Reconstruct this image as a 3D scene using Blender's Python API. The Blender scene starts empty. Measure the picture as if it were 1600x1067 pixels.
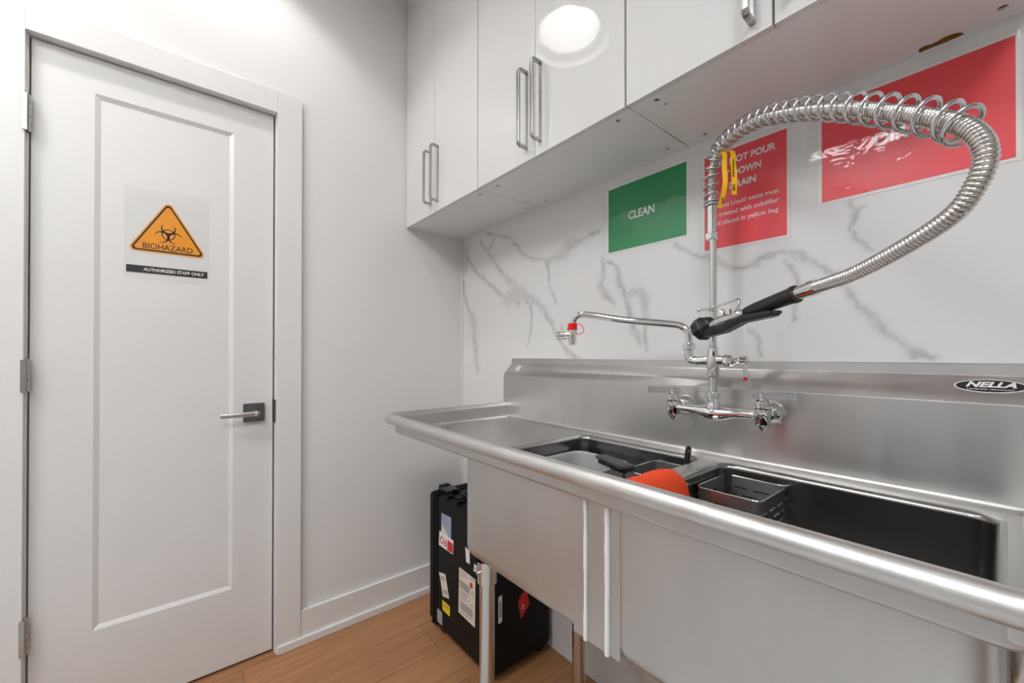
import bpy, bmesh, math, random
from mathutils import Vector, Matrix, noise
V = Vector
random.seed(7)
SC = bpy.context.scene
COL = SC.collection

# ---------------------------------------------------------------- camera
cd = bpy.data.cameras.new('camera')
cam = bpy.data.objects.new('camera', cd)
COL.objects.link(cam)
cd.sensor_width = 36.0
cd.sensor_fit = 'HORIZONTAL'
cd.lens = 635.325 * 36.0 / 1600.0
cd.shift_x = 0.0
cd.shift_y = (551.915 - 533.5) / 1600.0
cd.clip_start = 0.02
RT = V((0.634826434, 0.772654086, 0.001030463))
DN = V((-0.002756042, 0.003598067, -0.99998973))
FW = V((-0.772649858, 0.634817074, 0.004413615))
mw = Matrix((RT, -DN, -FW)).transposed().to_4x4()
mw.translation = V((1.767, -1.122, 1.13))
cam.matrix_world = mw
SC.camera = cam

# ---------------------------------------------------------------- world, exposure
w = bpy.data.worlds.new('world')
SC.world = w
w.use_nodes = True
w.node_tree.nodes['Background'].inputs[0].default_value = (0.9, 0.95, 1.0, 1)
w.node_tree.nodes['Background'].inputs[1].default_value = 0.3
vs = SC.view_settings
vs.view_transform = 'Standard'
vs.look = 'None'
vs.exposure = 0.33
vs.gamma = 1.0
vs.use_curve_mapping = False
LAMP_RADIANCE = 265.0
LAMP_COLOR = (1.0, 0.975, 0.945)
LAMPS = [(0.39, -0.99), (0.39, -1.85)]  # second lamp is added out of view, as fill light
FILL_RADIANCE = 12.8
FILL_COLOR = (0.97, 0.985, 1.0)
FILL_PANELS = [(1.1, -2.35), (2.5, -1.9)]  # ceiling panels added out of view to fill in brightness

# room size
CEIL = 2.765
RX, RY = 3.7, -3.1

# ---------------------------------------------------------------- materials
def nodes(name):
    m = bpy.data.materials.new(name)
    m.use_nodes = True
    nt = m.node_tree
    return m, nt, nt.nodes['Principled BSDF']

def setp(b, **k):
    names = {'color': 'Base Color', 'rough': 'Roughness', 'metal': 'Metallic', 'spec': 'Specular IOR Level',
             'coat': 'Coat Weight', 'coat_rough': 'Coat Roughness', 'trans': 'Transmission Weight', 'ior': 'IOR',
             'alpha': 'Alpha', 'aniso': 'Anisotropic', 'sheen': 'Sheen Weight'}
    for a, v in k.items():
        if a == 'color' and len(v) == 3:
            v = (*v, 1)
        b.inputs[names[a]].default_value = v

def srgb(r, g, b):
    f = lambda c: (c / 12.92 if c <= 0.04045 else ((c + 0.055) / 1.055) ** 2.4)
    return (f(r / 255), f(g / 255), f(b / 255))

def mat(name, color, rough=0.5, metal=0.0, bump=0.0, bscale=200.0, var=0.0, **k):
    """plain procedural material: faint noise in colour and bump"""
    m, nt, b = nodes(name)
    setp(b, color=color, rough=rough, metal=metal, **k)
    tc = nt.nodes.new('ShaderNodeTexCoord')
    nz = nt.nodes.new('ShaderNodeTexNoise')
    nz.inputs['Scale'].default_value = bscale
    nz.inputs['Detail'].default_value = 4
    nt.links.new(tc.outputs['Object'], nz.inputs['Vector'])
    if bump:
        bp = nt.nodes.new('ShaderNodeBump')
        bp.inputs['Strength'].default_value = bump
        bp.inputs['Distance'].default_value = 0.001
        nt.links.new(nz.outputs['Fac'], bp.inputs['Height'])
        nt.links.new(bp.outputs['Normal'], b.inputs['Normal'])
    if var:
        mx = nt.nodes.new('ShaderNodeMix')
        mx.data_type = 'RGBA'
        c = V(color)
        mx.inputs[6].default_value = (*(c * (1 - var)), 1)
        mx.inputs[7].default_value = (*[min(1, x * (1 + var)) for x in c], 1)
        nt.links.new(nz.outputs['Fac'], mx.inputs[0])
        nt.links.new(mx.outputs[2], b.inputs['Base Color'])
    return m

def steel_mat(name, color=(0.62, 0.61, 0.595), rough=0.3, grain=(3, 90, 700), aniso=0.55, bump=0.06, smudge=0.24):
    m, nt, b = nodes(name)
    setp(b, color=color, metal=1.0, rough=rough, aniso=aniso)
    b.inputs['Anisotropic Rotation'].default_value = 0.25
    tg = nt.nodes.new('ShaderNodeTangent')
    tg.direction_type = 'RADIAL'
    tg.axis = 'Z'
    nt.links.new(tg.outputs['Tangent'], b.inputs['Tangent'])
    tc = nt.nodes.new('ShaderNodeTexCoord')
    mp = nt.nodes.new('ShaderNodeMapping')
    mp.inputs['Scale'].default_value = grain
    nt.links.new(tc.outputs['Object'], mp.inputs['Vector'])
    nz = nt.nodes.new('ShaderNodeTexNoise')
    nz.inputs['Scale'].default_value = 1.0
    nz.inputs['Detail'].default_value = 3
    nt.links.new(mp.outputs['Vector'], nz.inputs['Vector'])
    n2 = nt.nodes.new('ShaderNodeTexNoise')
    n2.inputs['Scale'].default_value = 1.0
    n2.inputs['Detail'].default_value = 6
    n2.inputs['Roughness'].default_value = 0.6
    m2 = nt.nodes.new('ShaderNodeMapping')
    m2.inputs['Scale'].default_value = (11, 11, 2.2)
    nt.links.new(tc.outputs['Object'], m2.inputs['Vector'])
    nt.links.new(m2.outputs['Vector'], n2.inputs['Vector'])
    cm = nt.nodes.new('ShaderNodeMix')
    cm.data_type = 'RGBA'
    cm.inputs[6].default_value = (*[c * 0.86 for c in color], 1)
    cm.inputs[7].default_value = (*[min(1, c * 1.10) for c in color], 1)
    nt.links.new(n2.outputs['Fac'], cm.inputs[0])
    nt.links.new(cm.outputs[2], b.inputs['Base Color'])
    ad = nt.nodes.new('ShaderNodeMath')
    ad.operation = 'MULTIPLY_ADD'
    ad.inputs[1].default_value = smudge
    ad.inputs[2].default_value = rough - smudge * 0.5
    nt.links.new(n2.outputs['Fac'], ad.inputs[0])
    a2 = nt.nodes.new('ShaderNodeMath')
    a2.operation = 'MULTIPLY_ADD'
    a2.inputs[1].default_value = 0.10
    nt.links.new(nz.outputs['Fac'], a2.inputs[0])
    nt.links.new(ad.outputs[0], a2.inputs[2])
    nt.links.new(a2.outputs[0], b.inputs['Roughness'])
    bp = nt.nodes.new('ShaderNodeBump')
    bp.inputs['Strength'].default_value = bump
    bp.inputs['Distance'].default_value = 0.0005
    nt.links.new(nz.outputs['Fac'], bp.inputs['Height'])
    nt.links.new(bp.outputs['Normal'], b.inputs['Normal'])
    return m

def wood_floor_mat():
    m, nt, b = nodes('oak plank floor')
    tc = nt.nodes.new('ShaderNodeTexCoord')
    mp = nt.nodes.new('ShaderNodeMapping')
    mp.inputs['Rotation'].default_value = (0, 0, math.pi / 2)
    nt.links.new(tc.outputs['Object'], mp.inputs['Vector'])
    br = nt.nodes.new('ShaderNodeTexBrick')
    br.inputs['Color1'].default_value = (*srgb(180, 130, 90), 1)
    br.inputs['Color2'].default_value = (*srgb(166, 117, 78), 1)
    br.inputs['Mortar'].default_value = (*srgb(120, 80, 50), 1)
    br.inputs['Scale'].default_value = 1.0
    br.inputs['Mortar Size'].default_value = 0.0012
    br.inputs['Brick Width'].default_value = 1.2
    br.inputs['Row Height'].default_value = 0.18
    nt.links.new(mp.outputs['Vector'], br.inputs['Vector'])
    m2 = nt.nodes.new('ShaderNodeMapping')
    m2.inputs['Scale'].default_value = (60, 3.0, 1)
    nt.links.new(tc.outputs['Object'], m2.inputs['Vector'])
    nz = nt.nodes.new('ShaderNodeTexNoise')
    nz.inputs['Scale'].default_value = 1.0
    nz.inputs['Detail'].default_value = 6
    nz.inputs['Distortion'].default_value = 0.6
    nt.links.new(m2.outputs['Vector'], nz.inputs['Vector'])
    mx = nt.nodes.new('ShaderNodeMix')
    mx.data_type = 'RGBA'
    mx.blend_type = 'MULTIPLY'
    mx.inputs[0].default_value = 0.6
    rp = nt.nodes.new('ShaderNodeValToRGB')
    rp.color_ramp.elements[0].position = 0.3
    rp.color_ramp.elements[0].color = (0.55, 0.5, 0.45, 1)
    rp.color_ramp.elements[1].position = 0.65
    rp.color_ramp.elements[1].color = (1, 1, 1, 1)
    nt.links.new(nz.outputs['Fac'], rp.inputs['Fac'])
    nt.links.new(br.outputs['Color'], mx.inputs[6])
    nt.links.new(rp.outputs['Color'], mx.inputs[7])
    nt.links.new(mx.outputs[2], b.inputs['Base Color'])
    setp(b, rough=0.45)
    return m

def marble_mat():
    m, nt, b = nodes('white veined marble slab')
    at = nt.nodes.new('ShaderNodeAttribute')
    at.attribute_name = 'vein'
    tc = nt.nodes.new('ShaderNodeTexCoord')
    nz = nt.nodes.new('ShaderNodeTexNoise')
    nz.inputs['Scale'].default_value = 18.0
    nz.inputs['Detail'].default_value = 8
    nz.inputs['Roughness'].default_value = 0.65
    nt.links.new(tc.outputs['Object'], nz.inputs['Vector'])
    rp = nt.nodes.new('ShaderNodeMapRange')
    rp.inputs['From Min'].default_value = 0.25
    rp.inputs['From Max'].default_value = 0.7
    rp.inputs['To Min'].default_value = 0.35
    rp.inputs['To Max'].default_value = 1.15
    nt.links.new(nz.outputs['Fac'], rp.inputs['Value'])
    ml = nt.nodes.new('ShaderNodeMath')
    ml.operation = 'MULTIPLY'
    ml.use_clamp = True
    nt.links.new(at.outputs['Fac'], ml.inputs[0])
    nt.links.new(rp.outputs['Result'], ml.inputs[1])
    n2 = nt.nodes.new('ShaderNodeTexNoise')
    n2.inputs['Scale'].default_value = 2.5
    n2.inputs['Detail'].default_value = 6
    nt.links.new(tc.outputs['Object'], n2.inputs['Vector'])
    c0 = nt.nodes.new('ShaderNodeMix')
    c0.data_type = 'RGBA'
    c0.inputs[6].default_value = (0.80, 0.795, 0.785, 1)
    c0.inputs[7].default_value = (0.74, 0.735, 0.725, 1)
    nt.links.new(n2.outputs['Fac'], c0.inputs[0])
    c1 = nt.nodes.new('ShaderNodeMix')
    c1.data_type = 'RGBA'
    c1.inputs[7].default_value = (0.33, 0.325, 0.315, 1)
    nt.links.new(c0.outputs[2], c1.inputs[6])
    nt.links.new(ml.outputs[0], c1.inputs[0])
    nt.links.new(c1.outputs[2], b.inputs['Base Color'])
    setp(b, rough=0.10, spec=0.45)
    return m

WALL = mat('white wall paint', (0.80, 0.79, 0.775), 0.6, bump=0.05, bscale=150)
WALLG = mat('grey wall paint', (0.42, 0.42, 0.42), 0.6, bump=0.05, bscale=150)
CEILM = mat('white ceiling paint', (0.80, 0.79, 0.775), 0.8, bump=0.05, bscale=120)
TRIM = mat('white trim enamel', (0.80, 0.79, 0.775), 0.35, bump=0.02, bscale=60)
DOORM = mat('white door enamel', (0.77, 0.76, 0.745), 0.38, bump=0.03, bscale=80)
GLOSS = mat('white gloss lacquer', (0.70, 0.692, 0.68), 0.035, spec=0.5)
CARC = mat('white melamine', (0.80, 0.795, 0.78), 0.4, bump=0.02, bscale=90)
RAWB = mat('raw particle board', srgb(150, 100, 50), 0.9, bump=0.5, bscale=300, var=0.35)
STEEL = steel_mat('brushed stainless steel')
STEEL_T = steel_mat('satin stainless sheet', (0.60, 0.59, 0.575), 0.36, (2, 60, 500), 0.4, 0.05)
ROLLM = steel_mat('polished stainless rim', (0.68, 0.67, 0.655), 0.35, (4, 120, 300), 0.3, 0.05)
BOWLM = mat('shaded bowl steel', (0.33, 0.325, 0.315), 0.25, 1.0, bump=0.02, bscale=60, var=0.18)  # shade and dark reflections inside the bowls put into the base colour
MATM = mat('grey ribbed rubber', (0.55, 0.55, 0.55), 0.6, bump=0.3, bscale=150)
PIPE = mat('satin stainless tube', (0.64, 0.62, 0.59), 0.24, 1.0)
WELD = mat('white sealant bead', (0.78, 0.77, 0.75), 0.45, bump=0.3, bscale=120)
CHROME = mat('polished chrome', (0.78, 0.775, 0.77), 0.06, 1.0)
RISER = mat('chrome tube', (0.74, 0.735, 0.725), 0.12, 1.0)
HOSEM = mat('ribbed stainless hose', (0.66, 0.64, 0.61), 0.2, 1.0)
SPRING = mat('steel spring wire', (0.58, 0.585, 0.595), 0.16, 1.0)
BLACKR = mat('black rubber grip', (0.012, 0.012, 0.012), 0.42, bump=0.05, bscale=300)
BLACKP = mat('black plastic', (0.014, 0.014, 0.014), 0.35, bump=0.03, bscale=300)
GREYP = mat('dark grey plastic', (0.045, 0.045, 0.045), 0.45, bump=0.05, bscale=300)
CASEM = mat('black moulded case plastic', (0.006, 0.006, 0.006), 0.55, bump=0.4, bscale=260, spec=0.22)
NICKEL = mat('brushed nickel', (0.50, 0.49, 0.475), 0.3, 1.0, bump=0.05, bscale=500)
NICKELD = mat('dark satin nickel', (0.20, 0.195, 0.185), 0.35, 1.0, bump=0.05, bscale=500)
HANDLE = mat('satin nickel pull', (0.40, 0.395, 0.385), 0.25, 1.0, bump=0.03, bscale=500)
BASKM = steel_mat('basket steel', (0.56, 0.555, 0.545), 0.28, (10, 10, 300), 0.3, 0.03)
REDM = mat('red printed paper', srgb(236, 66, 76), 0.35, var=0.03, bscale=60)
GREENM = mat('green printed paper', srgb(20, 140, 82), 0.35, var=0.03, bscale=60)
INKW = mat('white print', (0.80, 0.79, 0.78), 0.4)
INKK = mat('black print', (0.012, 0.011, 0.010), 0.45)
INKG = mat('grey print', (0.25, 0.25, 0.25), 0.5)
INKR = mat('red print', srgb(205, 30, 35), 0.4)
PAPER = mat('white paper border', (0.80, 0.79, 0.775), 0.4)
CREAM = mat('off white sticker paper', srgb(222, 212, 200), 0.55, var=0.04, bscale=80)
GREYS = mat('grey sticker', srgb(170, 168, 170), 0.5, var=0.05, bscale=80)
BLUES = mat('blue grey photo sticker', srgb(150, 158, 185), 0.35, var=0.25, bscale=25)
YELS = mat('yellow sticker', srgb(240, 205, 20), 0.45, var=0.03, bscale=60)
AMBER = mat('amber warning print', srgb(240, 155, 25), 0.35, var=0.03, bscale=60)
AMBERE = mat('pale amber print edge', srgb(238, 180, 110), 0.4)
TAPE = mat('yellow tape', srgb(248, 190, 10), 0.45, var=0.06, bscale=40)
REDCAP = mat('red plastic cap', srgb(232, 8, 8), 0.35, var=0.03, bscale=60)
ORANGE = mat('orange terry cloth', srgb(240, 72, 18), 0.95, bump=1.0, bscale=900, var=0.22, sheen=0.03)
FLOORM = wood_floor_mat()
MARBLE = marble_mat()
LENS = mat('white light trim', (0.85, 0.85, 0.84), 0.35)
REFL = mat('ribbed light reflector', (0.40, 0.40, 0.395), 0.3, 0.0, bump=0.2, bscale=90)
m, nt, b = nodes('clear laminate film')
gl = nt.nodes.new('ShaderNodeBsdfGlossy')
gl.inputs['Roughness'].default_value = 0.05
tr = nt.nodes.new('ShaderNodeBsdfTransparent')
tr.inputs['Color'].default_value = (1.0, 1.0, 1.0, 1)
lw = nt.nodes.new('ShaderNodeLayerWeight')
lw.inputs['Blend'].default_value = 0.5
pw = nt.nodes.new('ShaderNodeMath')
pw.operation = 'POWER'
pw.inputs[1].default_value = 5.0
nt.links.new(lw.outputs['Facing'], pw.inputs[0])
fr = nt.nodes.new('ShaderNodeMath')
fr.operation = 'MULTIPLY_ADD'
fr.inputs[1].default_value = 0.45
fr.inputs[2].default_value = 0.02
nt.links.new(pw.outputs[0], fr.inputs[0])
ms = nt.nodes.new('ShaderNodeMixShader')
bp = nt.nodes.new('ShaderNodeBump')
nz = nt.nodes.new('ShaderNodeTexNoise')
tc = nt.nodes.new('ShaderNodeTexCoord')
nz.inputs['Scale'].default_value = 22.0
nz.inputs['Distortion'].default_value = 0.8
bp.inputs['Strength'].default_value = 0.35
bp.inputs['Distance'].default_value = 0.003
nt.links.new(tc.outputs['Object'], nz.inputs['Vector'])
nt.links.new(nz.outputs['Fac'], bp.inputs['Height'])
nt.links.new(bp.outputs['Normal'], gl.inputs['Normal'])
nt.links.new(fr.outputs[0], ms.inputs[0])
nt.links.new(tr.outputs[0], ms.inputs[1])
nt.links.new(gl.outputs[0], ms.inputs[2])
nt.links.new(ms.outputs[0], nt.nodes['Material Output'].inputs['Surface'])
FILM = m
m, nt, b = nodes('translucent plastic tub')
setp(b, color=(0.80, 0.80, 0.79), rough=0.25, trans=0.55, ior=1.25)
TUBM = m
m, nt, b = nodes('lamp bulb glow')
setp(b, color=(1, 1, 1), rough=0.4)
b.inputs['Emission Color'].default_value = (*LAMP_COLOR, 1)
b.inputs['Emission Strength'].default_value = LAMP_RADIANCE
BULB = m
m, nt, b = nodes('fill panel diffuser')
setp(b, color=(0.8, 0.8, 0.8), rough=0.5)
b.inputs['Emission Color'].default_value = (*FILL_COLOR, 1)
b.inputs['Emission Strength'].default_value = FILL_RADIANCE
PANELM = m

# ---------------------------------------------------------------- mesh helpers
def NB():
    return bmesh.new()

def face(bm, vs):
    try:
        return bm.faces.new(vs)
    except ValueError:
        return None

def add_box(bm, a, b, bev=0.0, seg=2):
    a, b = V(a), V(b)
    t = bmesh.new()
    bmesh.ops.create_cube(t, size=1.0)
    for v in t.verts:
        v.co = V(((a[i] + b[i]) / 2 + v.co[i] * (b[i] - a[i])) for i in range(3))
    if bev:
        bmesh.ops.bevel(t, geom=t.edges[:], offset=bev, segments=seg, affect='EDGES', profile=0.5)
    merge(bm, t)

def merge(bm, t, M=None):
    if M is not None:
        t.transform(M)
    mp = {}
    for v in t.verts:
        mp[v] = bm.verts.new(v.co)
    for f in t.faces:
        face(bm, [mp[v] for v in f.verts])
    t.free()

def frame_on(axis):
    z = V(axis).normalized()
    x = z.orthogonal().normalized()
    return x, z.cross(x), z

def add_lathe(bm, prof, org, axis, n=24, caps=True, xdir=None, rot=0.0):
    """prof: list of (distance along axis, radius)"""
    x, y, z = frame_on(axis)
    if xdir is not None:
        x = (V(xdir) - z * V(xdir).dot(z)).normalized()
        y = z.cross(x)
    org = V(org)
    rings = []
    for t, r in prof:
        if r < 1e-6:
            rings.append([bm.verts.new(org + z * t)])
        else:
            rings.append([bm.verts.new(org + z * t + x * (r * math.cos(rot + 2 * math.pi * i / n)) +
                                       y * (r * math.sin(rot + 2 * math.pi * i / n))) for i in range(n)])
    for A, B in zip(rings, rings[1:]):
        if len(A) == 1 and len(B) == 1:
            continue
        for i in range(n):
            j = (i + 1) % n
            if len(A) == 1:
                face(bm, [A[0], B[j], B[i]])
            elif len(B) == 1:
                face(bm, [A[i], A[j], B[0]])
            else:
                face(bm, [A[i], A[j], B[j], B[i]])
    if caps:
        if len(rings[0]) > 2:
            face(bm, rings[0][::-1])
        if len(rings[-1]) > 2:
            face(bm, rings[-1])

def spline(pts, step=0.01, closed=False):
    P = [V(p) for p in pts]
    out = []
    n = len(P)
    for i in range(n if closed else n - 1):
        p1, p2 = P[i], P[(i + 1) % n]
        p0 = P[i - 1] if (i or closed) else p1 * 2 - p2
        p3 = P[(i + 2) % n] if (closed or i + 2 < n) else p2 * 2 - p1
        k = max(1, int((p2 - p1).length / step))
        for j in range(k):
            t = j / k
            out.append(0.5 * ((2 * p1) + (p2 - p0) * t + (2 * p0 - 5 * p1 + 4 * p2 - p3) * t * t +
                              (3 * p1 - p0 - 3 * p2 + p3) * t ** 3))
    if not closed:
        out.append(P[-1])
    return out

def resample(pts, ds):
    out = [pts[0].copy()]
    acc = 0.0
    for a, b in zip(pts, pts[1:]):
        L = (b - a).length
        if L < 1e-9:
            continue
        d = ds - acc
        while d <= L:
            out.append(a.lerp(b, d / L))
            d += ds
        acc = L - (d - ds)
    return out

def pframes(pts):
    n = len(pts)
    T = []
    for i in range(n):
        a = pts[max(0, i - 1)]
        b = pts[min(n - 1, i + 1)]
        T.append((b - a).normalized())
    x = T[0].orthogonal().normalized()
    F = []
    for i in range(n):
        x = (x - T[i] * x.dot(T[i])).normalized()
        F.append((x, T[i].cross(x), T[i]))
    return F

def add_tube(bm, pts, r, n=12, caps=True, closed=False):
    pts = [V(p) for p in pts]
    F = pframes(pts)
    rings = []
    for i, (p, (x, y, z)) in enumerate(zip(pts, F)):
        rr = r(i) if callable(r) else (r[i] if isinstance(r, (list, tuple)) else r)
        rings.append([bm.verts.new(p + x * (rr * math.cos(2 * math.pi * k / n)) + y * (rr * math.sin(2 * math.pi * k / n)))
                      for k in range(n)])
    seq = list(zip(rings, rings[1:]))
    if closed:
        seq.append((rings[-1], rings[0]))
    for A, B in seq:
        for k in range(n):
            face(bm, [A[k], A[(k + 1) % n], B[(k + 1) % n], B[k]])
    if caps and not closed:
        face(bm, rings[0][::-1])
        face(bm, rings[-1])

def add_sweep(bm, path, sect, up=V((0, 0, 1)), closed_sect=True, caps=True):
    """sweep a 2D section (side, up) along a polyline, up fixed"""
    pts = [V(p) for p in path]
    n = len(pts)
    rings = []
    for i, p in enumerate(pts):
        t = (pts[min(n - 1, i + 1)] - pts[max(0, i - 1)]).normalized()
        s = t.cross(up).normalized()
        u = s.cross(t).normalized()
        rings.append([bm.verts.new(p + s * a + u * b_) for a, b_ in sect])
    m_ = len(sect)
    for A, B in zip(rings, rings[1:]):
        for k in range(m_ if closed_sect else m_ - 1):
            face(bm, [A[k], A[(k + 1) % m_], B[(k + 1) % m_], B[k]])
    if caps and closed_sect:
        face(bm, rings[0][::-1])
        face(bm, rings[-1])

def add_prism(bm, poly, org, ux, uy, th):
    """polygon (2D) in the frame ux, uy at org, thickened along ux x uy"""
    ux, uy, org = V(ux), V(uy), V(org)
    n = ux.cross(uy).normalized()
    A = [bm.verts.new(org + ux * a + uy * b_) for a, b_ in poly]
    B = [bm.verts.new(org + ux * a + uy * b_ + n * th) for a, b_ in poly]
    face(bm, A[::-1])
    face(bm, B)
    k = len(poly)
    for i in range(k):
        face(bm, [A[i], A[(i + 1) % k], B[(i + 1) % k], B[i]])

def add_loft(bm, loops, closed=True, cap0=False, cap1=False):
    R = [[bm.verts.new(p) for p in L] for L in loops]
    n = len(R[0])
    for A, B in zip(R, R[1:]):
        for i in range(n if closed else n - 1):
            j = (i + 1) % n
            face(bm, [A[i], A[j], B[j], B[i]])
    if cap0:
        face(bm, R[0][::-1])
    if cap1:
        face(bm, R[-1])
    return R

def rrect(x0, x1, y0, y1, r, n=6):
    out = []
    for cx, cy, a0 in ((x1 - r, y1 - r, 0), (x0 + r, y1 - r, 90), (x0 + r, y0 + r, 180), (x1 - r, y0 + r, 270)):
        for k in range(n + 1):
            a = math.radians(a0 + 90 * k / n)
            out.append((cx + r * math.cos(a), cy + r * math.sin(a)))
    return out

ROOT = {}
def root_loc(o):
    while o.parent:
        o = o.parent
    return o.location.copy()

def obj(name, bm, material, parent=None, smooth=40, recalc=True):
    """bm vertices are given in room coordinates"""
    if recalc:
        bmesh.ops.recalc_face_normals(bm, faces=bm.faces[:])
    me = bpy.data.meshes.new(name)
    bm.to_mesh(me)
    bm.free()
    return link(name, me, material, parent, smooth)

def link(name, me, material, parent=None, smooth=40):
    if material is not None:
        me.materials.clear()
        me.materials.append(material)
    if smooth:
        for p in me.polygons:
            p.use_smooth = True
        me.set_sharp_from_angle(angle=math.radians(smooth))
    o = bpy.data.objects.new(name, me)
    if smooth:
        wn = o.modifiers.new('weighted normals', 'WEIGHTED_NORMAL')
        wn.keep_sharp = True
        wn.weight = 100
    COL.objects.link(o)
    if parent is not None:
        L = root_loc(parent)
        o.parent = parent
    else:
        xs = [v.co for v in me.vertices]
        L = V(((min(p.x for p in xs) + max(p.x for p in xs)) / 2, (min(p.y for p in xs) + max(p.y for p in xs)) / 2,
               min(p.z for p in xs)))
        o.location = L
    me.transform(Matrix.Translation(-L))
    return o

def thing(name, label, cat, loc, group=None):
    o = bpy.data.objects.new(name, None)
    o.empty_display_size = 0.05
    COL.objects.link(o)
    o.location = loc
    o['label'] = label
    o['category'] = cat
    if group:
        o['group'] = group
    return o

def tag(o, label, cat, group=None):
    o['label'] = label
    o['category'] = cat
    if group:
        o['group'] = group
    return o

def struct(o, label=None):
    o['kind'] = 'structure'
    if label:
        o['label'] = label
    return o

def curve_mesh(loops, extrude=0.0):
    """flat filled shape with holes (first loop outer), in the XY plane, thickened +-extrude"""
    cu = bpy.data.curves.new('tmp', 'CURVE')
    cu.dimensions = '2D'
    cu.fill_mode = 'BOTH'
    cu.extrude = extrude
    for L in loops:
        s = cu.splines.new('POLY')
        s.points.add(len(L) - 1)
        for p, q in zip(s.points, L):
            p.co = (q[0], q[1], 0, 1)
        s.use_cyclic_u = True
    return to_mesh(cu)

def to_mesh(cu):
    o = bpy.data.objects.new('tmp', cu)
    COL.objects.link(o)
    dg = bpy.context.evaluated_depsgraph_get()
    dg.update()
    me = bpy.data.meshes.new_from_object(o.evaluated_get(dg))
    bpy.data.objects.remove(o)
    bpy.data.curves.remove(cu)
    return me

def text_mesh(body, size, align='CENTER', bold=0.0, shear=0.0, ext=0.0002, space=1.0, line=1.0):
    cu = bpy.data.curves.new('tmp', 'FONT')
    cu.body = body
    cu.size = size
    cu.align_x = align
    cu.align_y = 'CENTER'
    cu.extrude = ext
    cu.offset = bold
    cu.shear = shear
    cu.space_character = space
    cu.space_line = line
    cu.resolution_u = 3
    return to_mesh(cu)

def mframe(org, ux, uy):
    ux, uy = V(ux).normalized(), V(uy).normalized()
    n = ux.cross(uy)
    M = Matrix((ux, uy, n)).transposed().to_4x4()
    M.translation = V(org)
    return M

def text_on(name, body, size, org, ux, uy, material, parent, width=None, **k):
    """lettering on a surface: centre at org, reading along ux; width rescales the line"""
    me = text_mesh(body, size, **k)
    xs = [v.co.x for v in me.vertices]
    if width and xs:
        w_ = max(xs) - min(xs)
        me.transform(Matrix.Scale(width / w_, 4, V((1, 0, 0))))
    me.transform(mframe(org, ux, uy))
    return link(name, me, material, parent, smooth=0)

def flat_on(name, poly, org, ux, uy, th, material, parent):
    bm = NB()
    add_prism(bm, poly, org, ux, uy, th)
    return obj(name, bm, material, parent, smooth=0)

def rect(w_, h_):
    return [(-w_ / 2, -h_ / 2), (w_ / 2, -h_ / 2), (w_ / 2, h_ / 2), (-w_ / 2, h_ / 2)]

def circle(cx, cy, r, n=20):
    return [(cx + r * math.cos(2 * math.pi * i / n), cy + r * math.sin(2 * math.pi * i / n)) for i in range(n)]

X, Y, Z = V((1, 0, 0)), V((0, 1, 0)), V((0, 0, 1))

# ---------------------------------------------------------------- room shell
bm = NB(); add_box(bm, (-0.15, RY - 0.1, -0.1), (RX + 0.1, 0.12, 0.0))
struct(obj('floor', bm, FLOORM, smooth=0))
me = curve_mesh([[(-0.15, RY - 0.1), (RX + 0.1, RY - 0.1), (RX + 0.1, 0.12), (-0.15, 0.12)]] +
                [circle(x, y, 0.166, 32) for x, y in LAMPS], 0.006)
me.transform(Matrix.Translation((0, 0, CEIL + 0.006)))
struct(link('ceiling', me, CEILM, smooth=30))
# door wall with an opening for the door
bm = NB()
DY0, DY1, DZ1 = -1.456, -0.836, 2.047
add_box(bm, (-0.12, RY, 0), (0, DY0 - 0.02, CEIL))
add_box(bm, (-0.12, DY1 + 0.02, 0), (0, 0.0, CEIL))
add_box(bm, (-0.12, DY0 - 0.02, DZ1 + 0.02), (0, DY1 + 0.02, CEIL))
struct(obj('wall_left', bm, WALL, smooth=0))
bm = NB(); add_box(bm, (-0.12, 0.012, 0), (RX, 0.12, CEIL)); struct(obj('wall_back', bm, WALL, smooth=0))
bm = NB(); add_box(bm, (RX, RY, 0), (RX + 0.1, 0.12, CEIL)); struct(obj('wall_right', bm, WALLG, smooth=0))
bm = NB(); add_box(bm, (-0.12, RY - 0.1, 0), (RX + 0.1, RY, CEIL)); struct(obj('wall_front', bm, WALLG, smooth=0))
bm = NB(); add_box(bm, (0.0, RY + 0.0, 0), (0.016, DY0 - 0.093, 0.13), 0.003)
add_box(bm, (0.0, DY1 + 0.086, 0), (0.016, -0.001, 0.13), 0.003)
struct(obj('baseboard_left', bm, TRIM))
bm = NB()
add_box(bm, (0.0, DY1 + 0.007, 0), (0.029, -0.001, 0.031), 0.004)
struct(obj('trim_1', bm, TRIM))
# door casing and jamb
bm = NB()
c = 0.087
for a, b_ in (((0, DY0 - 0.093, 0), (0.016, DY0 - 0.001, DZ1 + 0.081)), ((0, DY1 + 0.002, 0), (0.02, DY1 + c, DZ1 + 0.081)),
              ((0, DY0 - 0.001, DZ1 - 0.001), (0.02, DY1 + 0.002, DZ1 + 0.081))):
    add_box(bm, a, b_, 0.002)
struct(obj('trim_2', bm, TRIM))
bm = NB()
add_box(bm, (-0.12, DY0 - 0.019, 0), (0.0, DY0 + 0.0015, DZ1 + 0.018))
add_box(bm, (-0.12, DY1 - 0.0005, 0), (0.0, DY1 + 0.019, DZ1 + 0.018))
add_box(bm, (-0.12, DY0, DZ1 - 0.001), (0.0, DY1, DZ1 + 0.018))
add_box(bm, (-0.08, DY0, 0), (-0.052, DY0 + 0.014, DZ1))
add_box(bm, (-0.08, DY1 - 0.014, 0), (-0.052, DY1, DZ1))
add_box(bm, (-0.08, DY0, DZ1 - 0.014), (-0.052, DY1, DZ1))
struct(obj('trim_3', bm, TRIM, smooth=0))
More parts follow.
